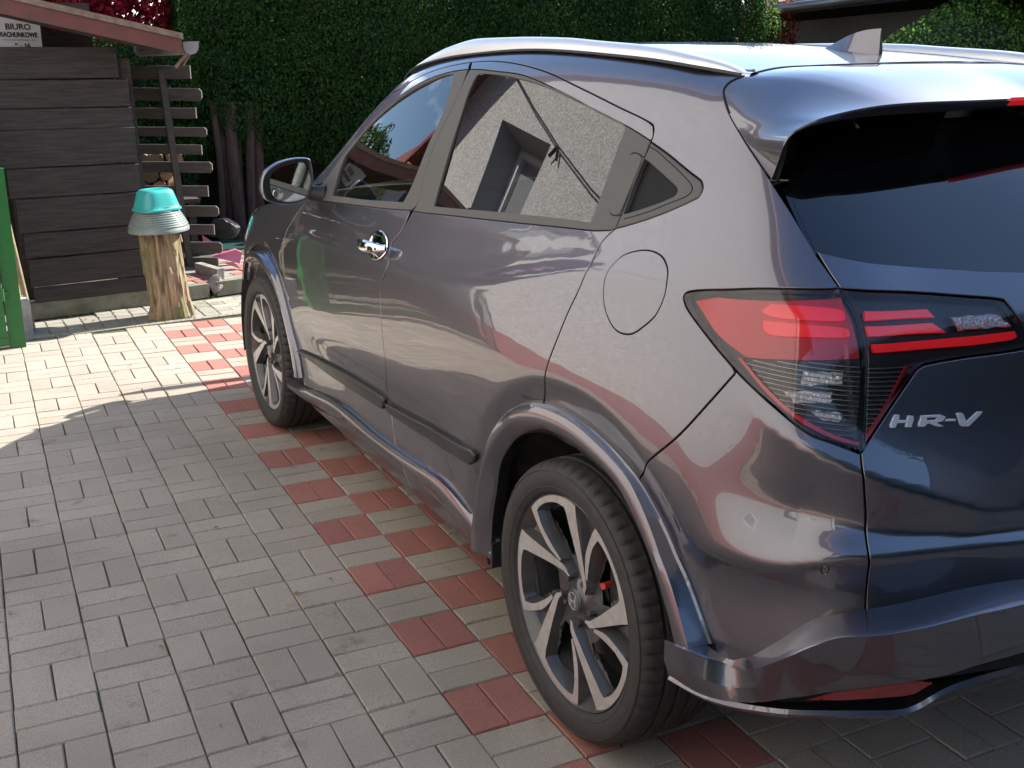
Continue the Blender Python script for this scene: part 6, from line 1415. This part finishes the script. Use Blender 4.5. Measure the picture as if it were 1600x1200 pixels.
P, N = blob_pts(42000, (0,0,.80), (1.16,1.1,1.34), 16, lump=.05); k = P[:,2] > .05; leaves('crown', P[k], N[k], .034, [leafmat('box_mid', (.055,.13,.022)), leafmat('box_green', (.075,.17,.028)), leafmat('box_light', (.12,.22,.04))], rb, seed=17, jitter=.6)
bm = bmesh.new(); bmesh.ops.create_icosphere(bm, subdivisions=3, radius=1); me = bpy.data.meshes.new('inner_shade'); bm.to_mesh(me); bm.free(); o = link('inner_shade', me, mat('bush_inside', (.010,.016,.006), rough=1), rb); o.scale = (1.04,.98,1.20); o.location = (0,0,.78)  # solid near-black core paints the shade within the bush
db = empty('dark_conifer', (8.9,4.6,0)); tag(db, 'dark conifer rising behind the rounded bush at the right edge', 'tree')
P, N = blob_pts(14000, (0,0,1.15), (1.2,1.0,1.35), 18, lump=.15); leaves('crown', P, N, .06, [LT[0], LT[3]], db, seed=19)
b = MB(); b.tube([(0,0,-.1),(0,0,2.5)], [.12,.05], 8); b.build('trunk', M_BARK, db, sharp=60)
# fallen leaves and twigs on the paving
fl = np.array([(random.uniform(-2.4,-.9), random.uniform(-.6,4.6), .006) for _ in range(26)]+[(random.uniform(-1.6,-.3), random.uniform(5.0,5.5), .008) for _ in range(16)])
o = leaves('fallen_leaves', fl, np.tile([0,0,1.],(len(fl),1)), .020, [leafmat('dead_leaf', (.22,.13,.05)), leafmat('pale_dead_leaf', (.30,.20,.10))], None, seed=21, jitter=.25); 
b = MB(); r_ = random.Random(8)
for k in range(500):
    t = r_.choice([('e', r_.uniform(-1.7,.2)), ('c', r_.uniform(-1.6,-.4)), ('p', r_.uniform(-1.0,-.7))]); x = t[1]
    y = edge_y(x)-.03+r_.uniform(-.02,.02) if t[0] == 'e' else (curb_y(x)-.03+r_.uniform(-.02,.015) if t[0] == 'c' else SY-.16+r_.uniform(-.02,.05))
    hgt = r_.uniform(.008,.030); a = r_.uniform(0,6.28); w = .002
    b.add([(x-w*math.cos(a), y-w*math.sin(a), -.004),(x+w*math.cos(a), y+w*math.sin(a), -.004),(x+r_.uniform(-.012,.012), y+r_.uniform(-.012,.012), hgt)], [(0,1,2)])
o = b.build('weeds', leafmat('weed_green', (.10,.14,.03))); tag(o, kind='stuff')

# ------------------------------------------------------------------ garage at the right
M_GWALL = mat('grey_garage_wall', (.075,.068,.060), rough=.9, noise=.3, scale=2.5, bump=.003, bscale=30)
M_GROOF = mat('grey_roof_sheet', (.24,.24,.20), rough=.6, noise=.3, scale=4)
gar = empty('garage', (7.2,7.9,0)); tag(gar, 'open fronted grey garage with a low eave and dark gutter beyond the hedge', 'garage')
ga = math.atan2(9.55-6.64, 7.69-6.77); gar.rotation_euler = (0,0,ga)   # local +x runs along the gutter, away from the camera; local -y is the inside
b = MB(); b.add([(-5,-.02,2.27),(2.9,-.02,2.27),(2.9,-4.2,3.5),(-5,-4.2,3.5),(-5,-.02,2.36),(2.9,-.02,2.36),(2.9,-4.2,3.6),(-5,-4.2,3.6)], [(0,1,2,3),(7,6,5,4),(0,4,5,1),(1,5,6,2),(2,6,7,3),(3,7,4,0)]); b.build('roof', M_GROOF, gar)
b = MB(); b.tube([(-5,.07,2.27),(2.9,.07,2.27)], .055, 10); b.build('gutter', mat('dark_gutter', (.035,.042,.042), rough=.35), gar, sharp=50)
b = MB(); b.box((-1.0,-3.9,1.68), (8,.12,3.36)); b.build('back_wall', M_GWALL, gar)
b = MB(); b.box((.2,-.62,1.08), (4.2,.10,2.16)); b.build('inner_wall', M_GWALL, gar)
b = MB(); b.add([(x_, y_, z_) for x_ in (2.78,2.88) for y_, z_ in ((-.05,0),(-4.1,0),(-4.1,3.44),(-.05,2.26))], [(0,1,2,3),(7,6,5,4),(0,3,7,4)]); b.build('side_wall', M_GWALL, gar)
for x in (2.65, 2.25, -4.5): b = MB(); b.box((x,-.25,1.1), (.10,.10,2.24)); b.build('post', M_GREYWOOD, gar)
b = MB(); b.add([(x_, y_, z_) for x_ in (-5,2.78) for y_, z_ in ((-.03,2.25),(-4.1,3.44),(-4.1,3.40),(-.03,2.21))], [(0,1,5,4),(3,7,6,2),(0,4,7,3)]); b.build('soffit', mat('dark_soffit', (.05,.045,.04), rough=.9), gar)

# ------------------------------------------------------------------ house at the left (only seen mirrored in the car)
def stucco():
    m = bpy.data.materials.new('grey_scraped_render'); m.use_nodes = True; n, l = m.node_tree.nodes, m.node_tree.links; p = n['Principled BSDF']; p.inputs['Roughness'].default_value = .95
    t = n.new('ShaderNodeTexCoord'); nz_ = n.new('ShaderNodeTexNoise'); nz_.inputs['Scale'].default_value = 26; nz_.inputs['Detail'].default_value = 4; nz_.inputs['Distortion'].default_value = 2.6; nz_.inputs['Roughness'].default_value = .6
    l.new(t.outputs['Object'], nz_.inputs['Vector']); r = n.new('ShaderNodeValToRGB'); r.color_ramp.elements[0].position = .36; r.color_ramp.elements[0].color = (.33,.315,.295,1); r.color_ramp.elements[1].position = .62; r.color_ramp.elements[1].color = (.60,.575,.55,1)
    l.new(nz_.outputs['Fac'], r.inputs['Fac']); l.new(r.outputs['Color'], p.inputs['Base Color'])
    b_ = n.new('ShaderNodeBump'); b_.inputs['Distance'].default_value = .012; l.new(nz_.outputs['Fac'], b_.inputs['Height']); l.new(b_.outputs['Normal'], p.inputs['Normal']); return m
M_ST = stucco(); M_MAROON = mat('maroon_plinth_paint', (.26,.065,.06), rough=.7, noise=.2, scale=5)
M_TILE = mat('red_roof_tile', (.24,.075,.045), rough=.7, noise=.5, scale=9, col2=(.14,.05,.035)); M_VERGE = mat('maroon_verge_board', (.16,.025,.03), rough=.5)
house = empty('stucco_house', (-3.0,0,0)); tag(house, 'grey rendered house with maroon plinth and tiled gable, mirrored in the side of the car', 'house')
# gable wall with a window opening: strips around it
WY0, WY1, WZ0, WZ1 = 5.26, 6.04, 2.12, 3.16
EY1, EZ, RY_, RZ_, EY0 = 6.75, 3.05, 2.2, 8.2, -2.3
def gz(y): return EZ+(RZ_-EZ)*(EY1-y)/(EY1-RY_) if y > RY_ else EZ+(RZ_-EZ)*(y-EY0)/(RY_-EY0)
V = []; F = []
def q3(a, b_, c, d): k = len(V); V.extend([(0, *p) for p in (a, b_, c, d)]); F.append((k, k+1, k+2, k+3))
q3((EY0,0),(WY0,0),(WY0,gz(WY0)),(EY0,gz(EY0)) ); F.pop(); V.clear()
pts = [(EY0,0),(WY0,0),(WY0,gz(WY0)),(RY_,RZ_),(EY0,EZ)]; V.extend([(0,*p) for p in pts]); F.append((0,1,2,3,4))
k = len(V); V.extend([(0,WY1,0),(0,EY1,0),(0,EY1,EZ),(0,WY1,gz(WY1))]); F.append((k,k+1,k+2,k+3))
k = len(V); V.extend([(0,WY0,0),(0,WY1,0),(0,WY1,WZ0),(0,WY0,WZ0)]); F.append((k,k+1,k+2,k+3))
k = len(V); V.extend([(0,WY0,WZ1),(0,WY1,WZ1),(0,WY1,gz(WY1)),(0,WY0,gz(WY0))]); F.append((k,k+1,k+2,k+3))
link('wall', mesh('wall', V, F), M_ST, house)
b = MB(); b.box((-3.6,EY1-.05,EZ/2), (7.18,.1,EZ)); b.box((-3.6,EY0+.05,EZ/2), (7.18,.1,EZ)); b.build('side_wall', M_ST, house)
b = MB(); b.box((.012,(EY0+EY1)/2,.14), (.05,EY1-EY0,.32)); b.build('plinth', M_MAROON, house)
wf = empty('window', parent=house); d = .24
b = MB(); b.add([(0,WY0,WZ0),(0,WY1,WZ0),(0,WY1,WZ1),(0,WY0,WZ1),(-d,WY0,WZ0),(-d,WY1,WZ0),(-d,WY1,WZ1),(-d,WY0,WZ1)], [(0,1,5,4),(1,2,6,5),(2,3,7,6),(3,0,4,7)]); b.build('reveal', mat('grey_reveal', (.30,.30,.31), rough=.9), wf)
M_WF = mat('pale_window_frame', (.60,.60,.58), rough=.5)
b = MB()
for yy in (WY0+.03, WY1-.03): b.box((-d+.03, yy, (WZ0+WZ1)/2), (.05,.06,WZ1-WZ0))
for zz in (WZ0+.03, WZ1-.03): b.box((-d+.03, (WY0+WY1)/2, zz), (.05,WY1-WY0-.12,.06))
b.build('frame', M_WF, wf)
b = MB(); b.box((-d+.02,(WY0+WY1)/2,(WZ0+WZ1)/2), (.008,WY1-WY0-.1,WZ1-WZ0-.1)); b.build('pane', mat('house_pane', (.22,.23,.23), rough=.12), wf)
b = MB(); b.box((.03,(WY0+WY1)/2,WZ0-.02), (.10,WY1-WY0+.10,.03)); b.build('sill', M_WF, wf)
def roofslab(name, pa, pb, m, th, x0, x1, parent):
    b = MB(); (ya, za), (yb, zb) = pa, pb; b.add([(x0,ya,za),(x1,ya,za),(x1,yb,zb),(x0,yb,zb),(x0,ya,za+th),(x1,ya,za+th),(x1,yb,zb+th),(x0,yb,zb+th)], [(0,1,2,3),(7,6,5,4),(0,4,5,1),(1,5,6,2),(2,6,7,3),(3,7,4,0)]); return b.build(name, m, parent)
s1 = (RZ_-EZ)/(EY1-RY_); s0 = (RZ_-EZ)/(RY_-EY0)
roofslab('roof', (EY1+.5, EZ-.5*s1+.02), (RY_, RZ_+.02), M_TILE, .12, -7.3, .30, house); roofslab('roof', (EY0-.5, EZ-.5*s0+.02), (RY_, RZ_+.02), M_TILE, .12, -7.3, .30, house)
roofslab('verge_board', (EY1+.5, EZ-.5*s1-.10), (RY_, RZ_-.10), M_VERGE, .24, .27, .31, house); roofslab('verge_board', (EY0-.5, EZ-.5*s0-.10), (RY_, RZ_-.10), M_VERGE, .24, .27, .31, house)
b = MB(); b.tube([(.09,-2.15,.1),(.09,-2.15,3.2)], .045, 10); b.build('downpipe', M_WF, house, sharp=50)
vw = empty('window', parent=house)
b = MB(); b.box((-.02,-1.35,1.15), (.09,.42,.46)); b.build('frame', M_WF, vw); b = MB(); b.box((.028,-1.35,1.15), (.01,.32,.36)); b.build('pane', mat('grey_pane', (.25,.26,.27), rough=.2), vw)
# cable sagging across the gable
cb = MB(); cb.tube([(.03,6.50,3.75),(.03,6.1,3.55),(.03,5.6,3.33),(.03,5.10,3.15),(.03,4.5,2.98),(.03,3.4,2.75),(.03,2.6,2.65)], .008, 6); cb.tube([(.03,5.10,3.15),(.03,5.05,3.05)], .010, 6); cb.tube([(.03,5.10,3.15),(.03,5.16,3.05)], .010, 6); o = cb.build('overhead_cable', M['black'], house, sharp=60)
# neighbour house with a tiled roof, further on
nh = empty('neighbour_house', (-6.6,14.5,0)); tag(nh, 'white neighbouring house with a red tiled roof beyond the shed', 'house')
b = MB(); b.box((0,0,1.5), (5.0,7.0,3.0)); b.build('wall', mat('white_render', (.70,.68,.64), rough=.9), nh)
for sgn in (1,-1):
    b = MB(); nrow = 26
    for k in range(nrow):
        f0, f1 = k/nrow, (k+1)/nrow; xa, xb = sgn*(2.9*(1-f0)), sgn*(2.9*(1-f1)); za, zb = 2.8+2.6*f0, 2.8+2.6*f1
        b.add([(xa,-3.8,za+.03),(xa,3.8,za+.03),(xb,3.8,zb),(xb,-3.8,zb),(xa,-3.8,za),(xa,3.8,za)], [(0,1,2,3),(4,5,1,0)])
    o = b.build('roof', M_TILE, nh)
b = MB(); b.add([(-2.5,-3.5,3),(2.5,-3.5,3),(0,-3.5,5.2),(-2.5,3.5,3),(2.5,3.5,3),(0,3.5,5.2)], [(0,1,2),(5,4,3)]); b.build('gable', mat('gable_board', (.20,.10,.06), rough=.8), nh)
for k, (x, y, R, h) in enumerate([(-3.6,10.6,.9,1.3),(-2.6,11.6,1.0,1.5),(-4.9,9.8,.8,1.2)]):
    s = empty('garden_shrub', (x,y,0)); tag(s, ['middle fresh green shrub of the three in the garden behind the shed','farthest fresh green shrub of the three in the garden behind the shed','leftmost fresh green shrub of the three in the garden behind the shed'][k], 'shrub', 'shrubs behind the shed')
    P, N = blob_pts(3000, (0,0,h), (R,R,h), 30+k); leaves('crown', P, N, .09, [leafmat('shrub_green', (.07,.15,.03)), LT[2]], s, seed=40+k); b = MB(); b.tube([(0,0,-.1),(0,0,h)], [.05,.02], 6); b.build('trunk', M_BARK, s, sharp=60)
# unseen building added on the right so its shadow covers the paving at the tail
sb = empty('shade_building', (4.6,0,0)); tag(sb, 'unseen rendered building put on the right of the drive to shade the paving behind the car', 'building')
b = MB(); b.box((2.5,-4.75,2.4), (5.0,10.7,4.8)); b.build('wall', mat('ochre_render', (.34,.29,.22), rough=.9, noise=.2, scale=3), sb)
b = MB(); b.add([(-.4,-10.2,4.8),(5.4,-10.2,4.8),(2.5,-10.2,6.4),(-.4,.8,4.8),(5.4,.8,4.8),(2.5,.8,6.4)], [(0,1,2),(5,4,3),(0,2,5,3),(2,1,4,5),(1,0,3,4)]); b.build('roof', M_TILE, sb)
for yy in (-2.2,-5.0,-7.8):
    w_ = empty('window', parent=sb); b = MB(); b.box((-.01,yy,2.0), (.05,1.2,1.3)); b.build('frame', M_WF, w_); b = MB(); b.box((-.03,yy,2.0), (.03,1.05,1.15)); b.build('pane', mat('dark_pane', (.03,.035,.04), rough=.08), w_)
lh = empty('side_hedge', (-6.2,-6.0,0)); tag(lh, 'dark hedge running back from the corner of the rendered house', 'hedge')
P, N = hedge_pts(12000, -4.2, 3.4, 0, .0, 3.2, 9); P2 = np.stack([-P[:,1]+.0, P[:,0], P[:,2]], 1); leaves('foliage', P2, np.tile([1.,0,.15], (len(P2),1)), .11, LT, lh, seed=51)
b = MB(); b.box((-.5,-.4,1.5), (.8,7.4,3.0)); b.build('inner_shade', mat('side_hedge_core', (.012,.018,.008), rough=1), lh)  # near-black box as painted shade behind the leaves
# hedge and garden wall behind the viewer, closing the drive
bh = empty('boundary_hedge', (3,-9.6,0)); tag(bh, 'long dark hedge closing the far end of the drive behind the viewer', 'hedge')
P, N = hedge_pts(26000, -9, 16, 0, .0, 5.2, 7); P[:,1] = -P[:,1]+0; P[:,0] -= 3; leaves('foliage', P, N*[1,-1,1], .13, LT, bh, seed=50)
b = MB(); b.box((0,-.5,2.5), (24,.8,5.0)); b.build('inner_shade', mat('hedge_core', (.012,.018,.008), rough=1), bh)  # solid core, its dark colour stands for shade in the foliage
